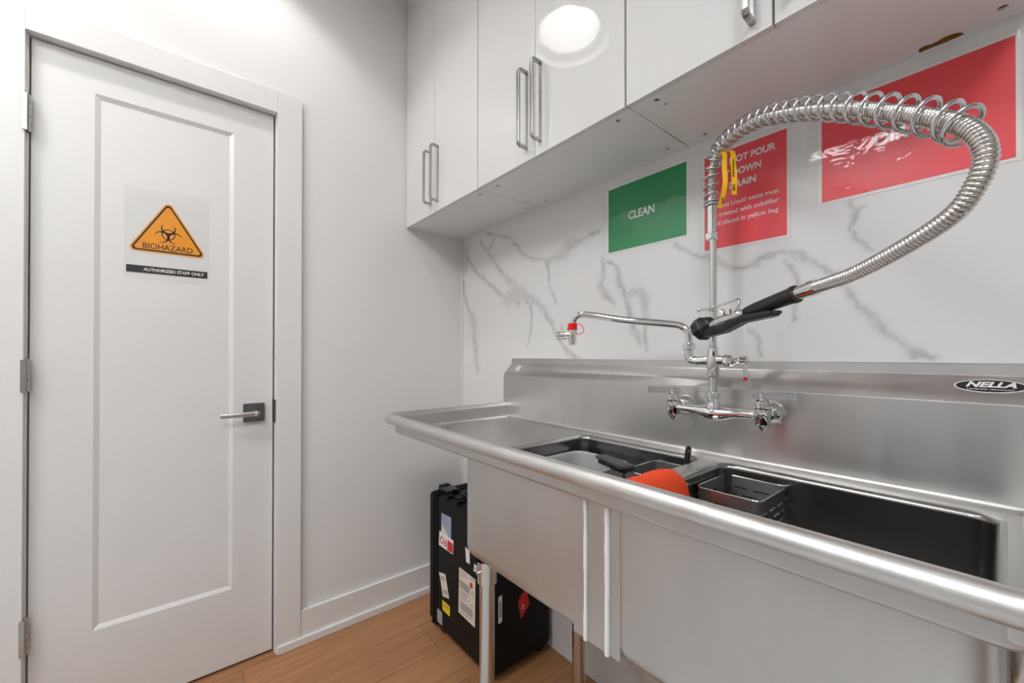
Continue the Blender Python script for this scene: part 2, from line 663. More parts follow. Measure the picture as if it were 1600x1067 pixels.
# narrow bead of sealant in the corner
bm = NB(); add_box(bm, (0.0, -0.006, 0), (0.009, 0.0, 1.72), 0.002); struct(obj('trim_4', bm, TRIM))

# ---------------------------------------------------------------- marble cladding with its veins
VEINS = [
 [(0.052, 1.614, 0.005), (0.126, 1.535, 0.005), (0.195, 1.49, 0.006), (0.256, 1.449, 0.006), (0.319, 1.403, 0.007), (0.379, 1.377, 0.008), (0.444, 1.351, 0.005)],
 [(0.158, 1.674, 0.003), (0.184, 1.65, 0.006), (0.236, 1.601, 0.003), (0.319, 1.51, 0.006), (0.379, 1.458, 0.011), (0.435, 1.423, 0.011), (0.469, 1.397, 0.011), (0.49, 1.381, 0.013), (0.549, 1.353, 0.01), (0.598, 1.315, 0.008), (0.619, 1.283, 0.006), (0.651, 1.239, 0.006), (0.695, 1.173, 0.006), (0.735, 1.137, 0.007), (0.775, 1.113, 0.007)],
 [(0.365, 1.381, 0.017), (0.401, 1.383, 0.025), (0.444, 1.383, 0.025), (0.477, 1.38, 0.016)],
 [(0.498, 1.351, 0.005), (0.525, 1.324, 0.004), (0.529, 1.274, 0.003), (0.518, 1.216, 0.003), (0.506, 1.166, 0.002)],
 [(0.226, 1.699, 0.005), (0.309, 1.671, 0.003), (0.378, 1.647, 0.003), (0.418, 1.613, 0.006), (0.452, 1.579, 0.004), (0.493, 1.546, 0.004), (0.529, 1.524, 0.004), (0.59, 1.513, 0.004), (0.63, 1.498, 0.006), (0.682, 1.503, 0.017), (0.721, 1.522, 0.017), (0.753, 1.54, 0.012), (0.793, 1.54, 0.005), (0.832, 1.555, 0.005), (0.871, 1.557, 0.003)],
 [(0.619, 1.495, 0.004), (0.626, 1.451, 0.004), (0.633, 1.402, 0.003), (0.655, 1.365, 0.002), (0.665, 1.331, 0.002)],
 [(0.011, 1.504, 0.007), (0.023, 1.437, 0.006), (0.052, 1.366, 0.006), (0.087, 1.316, 0.016), (0.104, 1.27, 0.016), (0.11, 1.207, 0.013), (0.127, 1.12, 0.012), (0.138, 1.055, 0.009)],
 [(0.046, 1.66, 0.013), (0.04, 1.616, 0.013), (0.028, 1.55, 0.006)],
 [(0.888, 1.461, 0.004), (0.893, 1.409, 0.007), (0.88, 1.374, 0.008), (0.899, 1.334, 0.007), (0.943, 1.298, 0.004)],
 [(0.909, 1.448, 0.002), (0.943, 1.425, 0.002), (0.953, 1.396, 0.006), (0.953, 1.368, 0.006), (0.981, 1.334, 0.006), (0.986, 1.302, 0.004), (0.998, 1.274, 0.008), (1.012, 1.211, 0.008), (1.033, 1.166, 0.005)],
 [(0.986, 1.323, 0.008), (1.012, 1.332, 0.01), (1.035, 1.329, 0.012), (1.049, 1.303, 0.01), (1.053, 1.269, 0.006), (1.053, 1.2, 0.004), (1.058, 1.142, 0.002)],
 [(1.15, 1.456, 0.002), (1.183, 1.432, 0.002), (1.217, 1.404, 0.003), (1.268, 1.388, 0.005), (1.323, 1.356, 0.003), (1.365, 1.357, 0.006), (1.384, 1.373, 0.005), (1.422, 1.382, 0.005), (1.461, 1.365, 0.007), (1.489, 1.342, 0.006), (1.505, 1.326, 0.004), (1.524, 1.313, 0.004), (1.542, 1.285, 0.005), (1.561, 1.244, 0.004), (1.579, 1.219, 0.005), (1.598, 1.197, 0.005), (1.617, 1.172, 0.005), (1.636, 1.151, 0.004), (1.652, 1.133, 0.005), (1.677, 1.121, 0.002)],
 [(1.432, 1.354, 0.003), (1.452, 1.325, 0.003), (1.458, 1.297, 0.002), (1.453, 1.27, 0.002), (1.448, 1.21, 0.001)],
 [(1.553, 1.462, 0.003), (1.558, 1.429, 0.003), (1.555, 1.405, 0.002), (1.566, 1.379, 0.002), (1.585, 1.354, 0.001)],
 [(1.558, 1.435, 0.002), (1.565, 1.441, 0.002), (1.576, 1.446, 0.001)],
 [(1.347, 1.195, 0.002), (1.371, 1.178, 0.002), (1.377, 1.129, 0.001)],
 [(0.226, 1.624, 0.005), (0.261, 1.635, 0.004), (0.276, 1.673, 0.003)],
 [(0.55, 0.55, 0.01), (0.78, 0.38, 0.02), (0.95, 0.22, 0.012), (1.1, 0.05, 0.01)],
 [(1.9, 1.6, 0.01), (2.1, 1.35, 0.02), (2.2, 1.1, 0.01), (2.5, 0.7, 0.015)],
 [(0.9, 0.3, 0.01), (1.15, 0.33, 0.012), (1.45, 0.2, 0.01)],
]
SEG = []
for L in VEINS:
    for a, b_ in zip(L, L[1:]):
        SEG.append((a[0], a[1], b_[0] - a[0], b_[1] - a[1], a[2], b_[2]))
CELL = 0.06
BIN = {}
for i, (ax, az, dx, dz, r0, r1) in enumerate(SEG):
    m_ = 0.075
    for gx in range(int((min(ax, ax + dx) - m_) // CELL), int((max(ax, ax + dx) + m_) // CELL) + 1):
        for gz in range(int((min(az, az + dz) - m_) // CELL), int((max(az, az + dz) + m_) // CELL) + 1):
            BIN.setdefault((gx, gz), []).append(i)

def vein(x, z):
    f1 = noise.noise_vector(V((x * 22, 0.3, z * 22)))
    f2 = noise.noise_vector(V((x * 75, 7.3, z * 75)))
    px, pz = x + 0.006 * f1.x + 0.006 * f2.x, z + 0.006 * f1.z + 0.006 * f2.z
    best = 0.0
    for i in BIN.get((int(x // CELL), int(z // CELL)), ()):
        ax, az, dx, dz, r0, r1 = SEG[i]
        t = ((px - ax) * dx + (pz - az) * dz) / (dx * dx + dz * dz + 1e-12)
        t = min(1, max(0, t))
        d = math.hypot(px - ax - dx * t, pz - az - dz * t)
        r = r0 + (r1 - r0) * t
        r *= 1.2 + 0.9 * noise.noise(V((x * 28, 6.1, z * 28)))
        brk = 0.65 + 0.7 * noise.noise(V((x * 40, 2.2, z * 40)))
        core = 0.46 * brk * math.exp(-(d / (0.40 * r + 0.0018)) ** 2)
        halo = 0.36 * math.exp(-(d / (1.25 * r + 0.004)) ** 2)
        # the darker rim of wide bands
        rim = 0.30 * brk * math.exp(-((d - r) / 0.0022) ** 2) if r > 0.0055 else 0.0
        best = max(best, min(0.7, (core if r < 0.009 else core * 0.35) + halo + rim))
    return best

def slab_grid(x0, x1, z0, z1, st, bm, lay, vals):
    nx, nz_ = max(1, round((x1 - x0) / st)), max(1, round((z1 - z0) / st))
    rows = []
    for j in range(nz_ + 1):
        z = z0 + (z1 - z0) * j / nz_
        row = []
        for i in range(nx + 1):
            x = x0 + (x1 - x0) * i / nx
            v = bm.verts.new((x, 0.0, z))
            vals.append(vein(x, z))
            row.append(v)
        rows.append(row)
    for A, B in zip(rows, rows[1:]):
        for i in range(nx):
            bm.faces.new((A[i], A[i + 1], B[i + 1], B[i]))

bm = NB(); vals = []
slab_grid(0.0, 1.9, 1.0, 1.74, 0.004, bm, None, vals)
slab_grid(0.0, 1.9, 0.0, 1.0, 0.02, bm, None, vals)
slab_grid(1.9, RX, 0.0, 1.74, 0.02, bm, None, vals)
me = bpy.data.meshes.new('wall_cladding')
bm.to_mesh(me); bm.free()
at = me.attributes.new('vein', 'FLOAT', 'POINT')
at.data.foreach_set('value', vals)
bm = bmesh.new(); bm.from_mesh(me)
add_box(bm, (0.0, 0.0005, 0.0), (RX, 0.012, 1.74))
bm.to_mesh(me); bm.free()
o = bpy.data.objects.new('wall_marble', me); COL.objects.link(o); me.materials.append(MARBLE); struct(o)

# ---------------------------------------------------------------- door
# door leaf with one recessed panel
y0, y1, z0, z1 = -1.4515, -0.8415, 0.010, 2.0435
xf, xb = -0.012, -0.047
py0, py1, pz0, pz1 = -1.322, -0.967, 0.284, 1.934
bm = NB()
def ring(y0, y1, z0, z1, x):
    return [(x, y0, z0), (x, y1, z0), (x, y1, z1), (x, y0, z1)]
s_, d_ = 0.013, 0.007
add_loft(bm, [ring(y0, y1, z0, z1, xb), ring(y0, y1, z0, z1, xf - 0.002), ring(y0 + 0.002, y1 - 0.002, z0 + 0.002, z1 - 0.002, xf),
              ring(py0, py1, pz0, pz1, xf), ring(py0 + s_, py1 - s_, pz0 + s_, pz1 - s_, xf - d_)], cap0=True, cap1=True)
door = obj('door_1', bm, DOORM, smooth=20)
struct(door)
XP = xf - d_
# lever handle
bm = NB(); add_box(bm, (xf - 0.001, -0.937, 0.8825), (xf + 0.009, -0.869, 0.9505), 0.002)
dh = obj('door_handle', bm, NICKELD, door)
bm = NB()
hx = -0.899
add_lathe(bm, [(0, 0.0125), (0.012, 0.0125), (0.016, 0.0105), (0.045, 0.0105), (0.053, 0.009), (0.056, 0.004)], (xf + 0.008, hx, 0.9165), X, 20)
add_tube(bm, [(xf + 0.050, hx + 0.004, 0.9165), (xf + 0.053, hx - 0.02, 0.9165), (xf + 0.053, hx - 0.06, 0.916), (xf + 0.052, hx - 0.109, 0.9155)],
         [0.0100, 0.0095, 0.0085, 0.0080], 16)
obj('lever', bm, NICKEL, dh)
bm = NB(); add_box(bm, (-0.040, DY1 - 0.0025, 0.872), (0.0015, DY1 + 0.0025, 0.960), 0.0008)
obj('strike_plate', bm, NICKELD, door)
for zt, zb in ((1.866, 1.762), (1.116, 1.024), (0.384, 0.284)):
    bm = NB()
    add_box(bm, (-0.011, DY0 - 0.006, zb), (0.0215, DY0 + 0.0045, zt), 0.001)
    nk = 5
    for k in range(nk):
        a, c_ = zb + (zt - zb) * k / nk, zb + (zt - zb) * (k + 1) / nk
        add_lathe(bm, [(0, 0.0058), (0.0006, 0.0066), (c_ - a - 0.0012, 0.0066), (c_ - a - 0.0006, 0.0058)], (0.006, DY0 + 0.003, a), Z, 14)
    add_lathe(bm, [(0, 0.005), (0.003, 0.005), (0.005, 0.002)], (0.006, DY0 + 0.003, zt - 0.001), Z, 12)
    obj('hinge', bm, NICKEL, door)

# ---------------------------------------------------------------- signs
def pouch(name, parent, org, ux, uy, w_, h_):
    """clear film pocket with a slightly raised sealed edge"""
    bm = NB()
    add_loft(bm, [[V(org) + V(ux) * a + V(uy) * b_ + V(ux).cross(V(uy)) * t for a, b_ in rect(w_ - s, h_ - s)]
                  for t, s in ((0, 0), (0.0012, 0.001), (0.0013, 0.006), (0.0018, 0.010))], cap0=True, cap1=True)
    return obj(name, bm, FILM, parent, smooth=0)

# biohazard notice on the door panel: reads along +y, faces +x
bx = XP + 0.0004
so = V((bx, -1.147, 1.5255))
sg = thing('warning_sign', 'clear plastic pocket with orange biohazard triangle taped to the white door', 'sign', (bx, -1.147, 1.376))
pouch('pocket', sg, so + X * 0.0016, Y, Z, 0.219, 0.299)

def rtri(pts, r, n=5):
    out = []
    k = len(pts)
    for i in range(k):
        p, a, b_ = V((*pts[i], 0)), V((*pts[i - 1], 0)), V((*pts[(i + 1) % k], 0))
        u, v = (a - p).normalized(), (b_ - p).normalized()
        ang = u.angle(v)
        d = r / math.tan(ang / 2)
        c_ = p + (u + v).normalized() * (r / math.sin(ang / 2))
        s = (p + u * d) - c_
        e = (p + v * d) - c_
        a0 = math.atan2(s.y, s.x); a1 = math.atan2(e.y, e.x)
        while a1 - a0 > math.pi: a1 -= 2 * math.pi
        while a1 - a0 < -math.pi: a1 += 2 * math.pi
        out += [(c_.x + r * math.cos(a0 + (a1 - a0) * j / n), c_.y + r * math.sin(a0 + (a1 - a0) * j / n)) for j in range(n + 1)]
    return out

tc_ = V((bx, -1.148, 1.47))
T0 = [(-0.105, -0.004), (0.105, -0.004), (0.0, 0.178)]
def scale_tri(d):
    c0 = (0, 0.0567)
    f = 1 - d / 0.0607
    return [(c0[0] + (x - c0[0]) * f, c0[1] + (y - c0[1]) * f) for x, y in T0]
wt = flat_on('warning_triangle', rtri(scale_tri(0), 0.013), tc_, Y, Z, 0.0004, AMBERE, sg)
flat_on('triangle_field', rtri(scale_tri(0.0024), 0.011), tc_ + X * 0.0004, Y, Z, 0.0001, AMBER, wt)
def holed(name, loops, org, ux, uy, material, parent, ext=0.0001):
    me = curve_mesh(loops, ext)
    me.transform(mframe(org, ux, uy))
    return link(name, me, material, parent, smooth=0)
holed('triangle_border', [rtri(scale_tri(0.0045), 0.0095), rtri(scale_tri(0.0095), 0.0065)], tc_ + X * 0.0006, Y, Z, INKK, wt)
# trefoil symbol
bm = NB()
sc_ = V((bx + 0.0006, -1.148, 1.47 + 0.062))
def arc_band(c, r0, r1, a0, a1, n=22, taper=False):
    """band between angles; with taper it thins to points at both ends"""
    A, B = [], []
    for k in range(n + 1):
        t = k / n
        a = math.radians(a0 + (a1 - a0) * t)
        h = (r1 - r0) / 2
        f = math.sin(math.pi * t) ** 0.7 if taper else 1
        rm = (r0 + r1) / 2
        A.append((c[0] + (rm - h * f) * math.cos(a), c[1] + (rm - h * f) * math.sin(a)))
        B.append((c[0] + (rm + h * f) * math.cos(a), c[1] + (rm + h * f) * math.sin(a)))
    return A, B
def add_band(bm, c, r0, r1, a0, a1, taper=False):
    A, B = arc_band(c, r0, r1, a0, a1, taper=taper)
    P = [bm.verts.new(sc_ + Y * a + Z * b_) for a, b_ in A]
    Q = [bm.verts.new(sc_ + Y * a + Z * b_) for a, b_ in B]
    for i in range(len(P) - 1):
        face(bm, [P[i], P[i + 1], Q[i + 1], Q[i]])
for k in range(3):
    a = math.radians(90 + 120 * k)
    cc = (0.0205 * math.cos(a), 0.0205 * math.sin(a))
    # horned crescent opening outwards
    add_band(bm, cc, 0.0148, 0.0200, 90 + 120 * k + 42, 90 + 120 * k + 318, taper=True)
add_band(bm, (0, 0), 0.0150, 0.0180, 0, 360)
for k in range(3):
    a = 270 + 120 * k
    add_band(bm, (0, 0), 0.0030, 0.0075, a - 22, a + 22)
obj('hazard_symbol', bm, INKK, wt, smooth=0)
text_on('hazard_lettering', 'BIOHAZARD', 0.026, tc_ + X * 0.0007 + Z * 0.0165, Y, Z, INKK, wt, width=0.128, bold=0.0002)
ab = flat_on('notice_bar', rect(0.208, 0.0235), V((bx, -1.147, 1.4085)), Y, Z, 0.0004, INKK, sg)
text_on('notice_lettering', 'AUTHORIZED STAFF ONLY', 0.014, V((bx + 0.0007, -1.131, 1.4085)), Y, Z, INKW, ab, width=0.158, bold=0.0004)

# signs on the marble: read along +x, face -y
ux, uy = X, Z
def wall_sign(name, label, x0, x1, z0, z1, px0, px1, pz0, pz1, cm):
    """outer rectangle = film pocket, inner = printed area"""
    s = thing(name, label, 'sign', ((x0 + x1) / 2, -0.001, z0))
    flat_on('paper', rect(px1 - px0 + 0.012, pz1 - pz0 + 0.012), V(((px0 + px1) / 2, -0.0006, (pz0 + pz1) / 2)), X, Z, 0.0003, PAPER, s)
    p = flat_on('printed_panel', rect(px1 - px0, pz1 - pz0), V(((px0 + px1) / 2, -0.0011, (pz0 + pz1) / 2)), X, Z, 0.0002, cm, s)
    pouch('pocket', s, V(((x0 + x1) / 2, -0.0018, (z0 + z1) / 2)), X, Z, x1 - x0, z1 - z0)
    return s, p
s, p = wall_sign('wall_sign', 'green CLEAN sign in a clear pocket on the marble', 0.889, 1.196, 1.464, 1.689, 0.915, 1.187, 1.474, 1.684, GREENM)
text_on('lettering', 'CLEAN', 0.036, V((1.040, -0.0014, 1.578)), X, Z, INKW, p, width=0.092, bold=0.0008)
s, p = wall_sign('wall_sign', 'small red DO NOT POUR sign behind the faucet riser', 1.226, 1.445, 1.398, 1.682, 1.239, 1.435, 1.4175, 1.672, REDM)
for t, zz, ww, cx in (('DO NOT POUR', 1.640, 0.145, 1.338), ('IT DOWN', 1.6075, 0.092, 1.334), ('DRAIN', 1.575, 0.064, 1.336)):
    text_on('lettering', t, 0.0235, V((cx, -0.0014, zz)), X, Z, INKW, p, width=ww, bold=0.0007)
for t, zz, ww in (('Medical Liquid waste must', 1.530, 0.160), ('be treated with solidifier', 1.507, 0.160), ('and placed in yellow bag', 1.484, 0.158)):
    text_on('lettering', t, 0.0165, V((1.338, -0.0014, zz)), X, Z, INKW, p, width=ww, bold=0.0001)
s, p = wall_sign('wall_sign', 'large red DIRTY sign behind the spring hose', 1.473, 1.786, 1.464, 1.696, 1.503, 1.778, 1.474, 1.686, REDM)
text_on('lettering', 'DIRTY', 0.036, V((1.637, -0.0014, 1.577)), X, Z, INKW, p, width=0.090, bold=0.0008)

# ---------------------------------------------------------------- wall cabinets
CB, CT, CY0 = 1.72, 2.744, -0.289
def pull(parent, x, zb, zt):
    """rectangular loop pull standing off the door"""
    yb, yf = -0.3075, -0.3425
    r = 0.010
    pts = []
    def corner(cy, cz, a0):
        for k in range(6):
            a = math.radians(a0 + 90 * k / 5)
            pts.append((x, cy + r * math.cos(a), cz + r * math.sin(a)))
    pts.append((x, yb, zb + 0.004))
    for k in range(6):
        a = math.radians(-90 - 90 * k / 5)
        pts.append((x, yf + r + r * math.cos(a), zb + 0.004 + r + r * math.sin(a)))
    for k in range(6):
        a = math.radians(180 - 90 * k / 5)
        pts.append((x, yf + r + r * math.cos(a), zt - 0.004 - r + r * math.sin(a)))
    pts.append((x, yb, zt - 0.004))
    bm = NB()
    P = [V(p_) for p_ in pts]
    n = len(P)
    rings = []
    for i, p_ in enumerate(P):
        t = (P[min(n - 1, i + 1)] - P[max(0, i - 1)]).normalized()
        nn = t.cross(X).normalized()
        sec = [(-0.0045, -0.0035), (-0.0035, -0.0045), (0.0035, -0.0045), (0.0045, -0.0035), (0.0045, 0.0035), (0.0035, 0.0045), (-0.0035, 0.0045), (-0.0045, 0.0035)]
        rings.append([bm.verts.new(p_ + X * a * 1.25 + nn * b_ * 0.9) for a, b_ in sec])
    for A, B in zip(rings, rings[1:]):
        for k in range(8):
            face(bm, [A[k], A[(k + 1) % 8], B[(k + 1) % 8], B[k]])
    face(bm, rings[0][::-1]); face(bm, rings[-1])
    # the back leg of the loop, against the door
    add_box(bm, (x - 0.0045, yb - 0.003, zb + 0.004), (x + 0.0045, yb + 0.0005, zt - 0.004), 0.0008)
    return obj('pull_handle', bm, HANDLE, parent)

def cabinet(label, x0, x1, doors, holes, gouge=None):
    t = thing('wall_cabinet', label, 'cabinet', ((x0 + x1) / 2, -0.15, CB), 'white cabinets over the sink')
    bm = NB()
    add_box(bm, (x0, CY0, CB + 0.018), (x0 + 0.017, -0.004, CT))
    add_box(bm, (x1 - 0.017, CY0, CB + 0.018), (x1, -0.004, CT))
    add_box(bm, (x0 + 0.017, CY0, CT - 0.018), (x1 - 0.017, -0.004, CT))
    add_box(bm, (x0 + 0.017, -0.010, CB + 0.018), (x1 - 0.017, -0.004, CT - 0.018))
    obj('carcass', bm, CARC, t, smooth=0)
    loops = [[(x0 + 0.0004, CY0), (x1 - 0.0004, CY0), (x1 - 0.0004, -0.004), (x0 + 0.0004, -0.004)]]
    for hx, hy, r in holes:
        loops.append(circle(hx, hy, r, 16))
    if gouge:
        loops.append(gouge)
    me = curve_mesh(loops, 0.009)
    me.transform(Matrix.Translation((0, 0, CB + 0.009)))
    bp_ = link('bottom_panel', me, CARC, t, smooth=0)
    for hx, hy, r in holes:
        bm = NB()
        add_lathe(bm, [(0.004, 0.0), (0.004, r * 0.97), (0.010, r * 0.97)], (hx, hy, CB), Z, 16, caps=False)
        obj('cam_fitting', bm, GREYP, bp_)
    if gouge:
        bm = NB()
        cx = sum(p_[0] for p_ in gouge) / len(gouge); cy = sum(p_[1] for p_ in gouge) / len(gouge)
        L = []
        for dz, f in ((0.0006, 1.0), (0.006, 0.97), (0.012, 0.8), (0.016, 0.4)):
            L.append([(cx + (a - cx) * f + 0.0015 * noise.noise(V((a * 300, b_ * 300, dz * 100))), cy + (b_ - cy) * f, CB + dz + 0.002 * noise.noise(V((a * 200, b_ * 200, dz * 50)))) for a, b_ in gouge])
        add_loft(bm, L, cap1=True)
        obj('broken_chipboard', bm, RAWB, bp_, smooth=0)
    for dx0, dx1, hxx, zb, zt, zlow in doors:
        bm = NB()
        add_box(bm, (dx0 + 0.001, -0.308, zlow), (dx1 - 0.001, CY0 - 0.003, CT - 0.002), 0.001)
        d = obj('cabinet_door', bm, GLOSS, t, smooth=30)
        pull(d, hxx, zb, zt)
    return t
cabinet('white gloss double cabinet in the corner beside the door wall', 0.004, 0.5835,
        [(0.004, 0.274, 0.2445, 1.755, 1.976, CB - 0.003), (0.274, 0.583, 0.302, 1.753, 1.982, CB - 0.003)],
        [(0.037, -0.265, 0.005), (0.054, -0.047, 0.005), (0.538, -0.266, 0.0065), (0.545, -0.043, 0.006)])
cabinet('white gloss double cabinet mirroring the ceiling light, above the CLEAN sign', 0.585, 1.196,
        [(0.585, 0.882, 0.846, 1.752, 1.988, CB - 0.003), (0.882, 1.195, 0.906, 1.752, 1.986, CB - 0.003)],
        [(0.643, -0.263, 0.0065), (0.651, -0.042, 0.006), (1.147, -0.267, 0.0062), (1.152, -0.041, 0.006), (1.076, -0.018, 0.002)])
G = [(1.6605, -0.0055), (1.6590, -0.014), (1.6625, -0.0225), (1.670, -0.0245), (1.678, -0.0205), (1.686, -0.0225), (1.694, -0.0262), (1.703, -0.0265), (1.711, -0.0235),
     (1.7175, -0.016), (1.7185, -0.0085), (1.712, -0.0055), (1.700, -0.0058), (1.69, -0.0052), (1.675, -0.0058)]
cabinet('white gloss double cabinet with chipped underside, above the red signs', 1.198, 1.803,
        [(1.1985, 1.5045, 1.472, 1.736, 1.975, CB - 0.003), (1.5065, 1.803, 1.54, 1.752, 1.986, CB - 0.0035)],
        [(1.254, -0.267, 0.0068), (1.260, -0.239, 0.004), (1.257, -0.035, 0.006), (1.764, -0.043, 0.0068)], G)
# filler strip against the door wall and strip over the cabinets
bm = NB(); add_box(bm, (0.0, -0.300, CB + 0.001), (0.0035, -0.004, CT)); struct(obj('trim_5', bm, TRIM, smooth=0))
bm = NB(); add_box(bm, (0.0, -0.303, CT + 0.001), (1.803, -0.002, CEIL - 0.001)); struct(obj('trim_6', bm, TRIM, smooth=0))
# bead of sealant under the cabinets along the marble
bm = NB(); add_box(bm, (0.0, -0.0038, CB - 0.001), (1.803, -0.0002, CB + 0.006), 0.001); struct(obj('trim_7', bm, TRIM))

# ---------------------------------------------------------------- ceiling lights and added fill panels
def ceiling_light(x, y, label):
    t = thing('ceiling_light', label, 'light', (x, y, CEIL), 'recessed ceiling lights')
    bm = NB()
    n = 96
    prof = [(2.745, 0.148), (2.785, 0.142), (2.83, 0.128), (2.88, 0.098), (2.915, 0.055), (2.925, 0.03)]
    rings = []
    for z, r in prof:
        rings.append([bm.verts.new((x + (r + 0.0012 * (i % 2)) * math.cos(2 * math.pi * i / n), y + (r + 0.0012 * (i % 2)) * math.sin(2 * math.pi * i / n), z)) for i in range(n)])
    for A, B in zip(rings, rings[1:]):
        for i in range(n):
            face(bm, [A[i], A[(i + 1) % n], B[(i + 1) % n], B[i]])
    face(bm, rings[-1])
    obj('reflector', bm, REFL, t, smooth=0, recalc=False)
    bm = NB()
    add_lathe(bm, [(2.742, 0.149), (2.747, 0.1505), (2.94, 0.1505), (2.94, 0.153), (2.749, 0.153)], (x, y, 0), Z, 64, caps=False)
    obj('housing', bm, TRIM, t)
    bm = NB()
    add_lathe(bm, [(2.746, 0.1495), (2.7455, 0.182), (2.735, 0.1865), (2.697, 0.1925), (2.695, 0.1945), (2.697, 0.196), (2.7655, 0.194)], (x, y, 0), Z, 64, caps=False)
    obj('trim_ring', bm, LENS, t, smooth=30)
    bm = NB()
    add_lathe(bm, [(2.823, 0.0), (2.826, 0.012), (2.836, 0.024), (2.852, 0.0295), (2.868, 0.026), (2.882, 0.017), (2.90, 0.0135), (2.925, 0.0135)], (x, y, 0), Z, 16)
    obj('bulb', bm, BULB, t)
    return t
ceiling_light(*LAMPS[0], 'round recessed ceiling light reflected in the glossy cabinet door')
ceiling_light(*LAMPS[1], 'added round fill light, out of view behind the one reflected in the cabinet door')
def fill_panel(x, y, label):
    t = thing('fill_panel', label, 'light', (x, y, CEIL - 0.012), 'added fill light panels')
    bm = NB()
    hx, hy = 0.3, 0.55
    for a, b_ in (((x - hx, y - hy), (x + hx, y - hy + 0.014)), ((x - hx, y + hy - 0.014), (x + hx, y + hy)),
                  ((x - hx, y - hy + 0.014), (x - hx + 0.014, y + hy - 0.014)), ((x + hx - 0.014, y - hy + 0.014), (x + hx, y + hy - 0.014))):
        add_box(bm, (*a, CEIL - 0.012), (*b_, CEIL - 0.0005))
    obj('panel_frame', bm, TRIM, t, smooth=0)
    bm = NB()
    add_box(bm, (x - hx + 0.014, y - hy + 0.014, CEIL - 0.008), (x + hx - 0.014, y + hy - 0.014, CEIL - 0.001))
    obj('diffuser', bm, PANELM, t, smooth=0)
for x, y in FILL_PANELS:
    fill_panel(x, y, 'added fill light panel, unseen, on the ceiling behind the camera')

# ---------------------------------------------------------------- sink
sink = thing('sink', 'stainless steel two bowl sink with left drainboard and backsplash', 'sink', (1.11, -0.3, 0.0))
SX0, SX1 = 0.433, 1.792            # inner faces of the side rims
SYF, SYB = -0.5535, -0.05          # inner face of the front rim, backsplash face
ZD, ZR, RR = 0.8705, 0.9150, 0.0168
def rim_path(d, rc=0.022, n=8):
    """offset path: left side from the back, round the corners, right side to the back"""
    pts = [(SX0 - d, SYB)]
    for cx, a0 in ((SX0 + rc, 180), (SX1 - rc, 270)):
        for k in range(n + 1):
            a = math.radians(a0 + 90 * k / n)
            pts.append((cx + (rc + d) * math.cos(a), SYF + rc + (rc + d) * math.sin(a)))
    pts.append((SX1 + d, SYB))
    return pts
prof = []
for k in range(7):
    a = math.radians(90 * k / 6)
    prof.append((-0.010 + 0.010 * math.sin(a), ZD + 0.010 - 0.010 * math.cos(a)))
prof.append((0.0, ZR - 0.006))
for k in range(17):
    a = math.radians(180 - 235 * k / 16)
    prof.append((RR + RR * math.cos(a), ZR + RR * math.sin(a)))
prof.append((RR + 0.004, ZR - RR * 0.86))
bm = NB()
add_loft(bm, [[(x, y, z) for x, y in rim_path(d)] for d, z in prof], closed=False)
obj('rolled_rim', bm, ROLLM, sink, smooth=50)
# outer wall of the drainboard pan below the roll
bm = NB()
prof = [(0.0016, ZR - 0.004), (0.0012, ZD + 0.022)]
for k in range(7):
    a = math.radians(90 * k / 6)
    prof.append((-0.008 + 0.0092 * math.cos(a), ZD + 0.0040 - 0.0085 * math.sin(a)))
prof.append((-0.03, ZD - 0.006))
prof.append((-0.03, ZD - 0.0035))
add_loft(bm, [[(x, y, z) for x, y in rim_path(d, 0.034)] for d, z in prof], closed=False)
obj('apron', bm, STEEL_T, sink, smooth=50)
# deck with the two bowl openings
B1 = (0.890, 1.270, -0.5300, -0.101)
B2 = (1.330, 1.7550, -0.5300, -0.101)
FR = 0.012
outer = [(x, y) for x, y in rim_path(-0.010)]
outer[0] = (outer[0][0], -0.062); outer[-1] = (outer[-1][0], -0.062)
loops = [outer] + [rrect(b_[0] - FR, b_[1] + FR, b_[2] - FR * 0.8, b_[3] + FR, 0.030 + FR, 8) for b_ in (B1, B2)]
me = curve_mesh(loops, 0.0)
me.transform(Matrix.Translation((0, 0, ZD)))
link('drainboard', me, STEEL, sink, smooth=0)
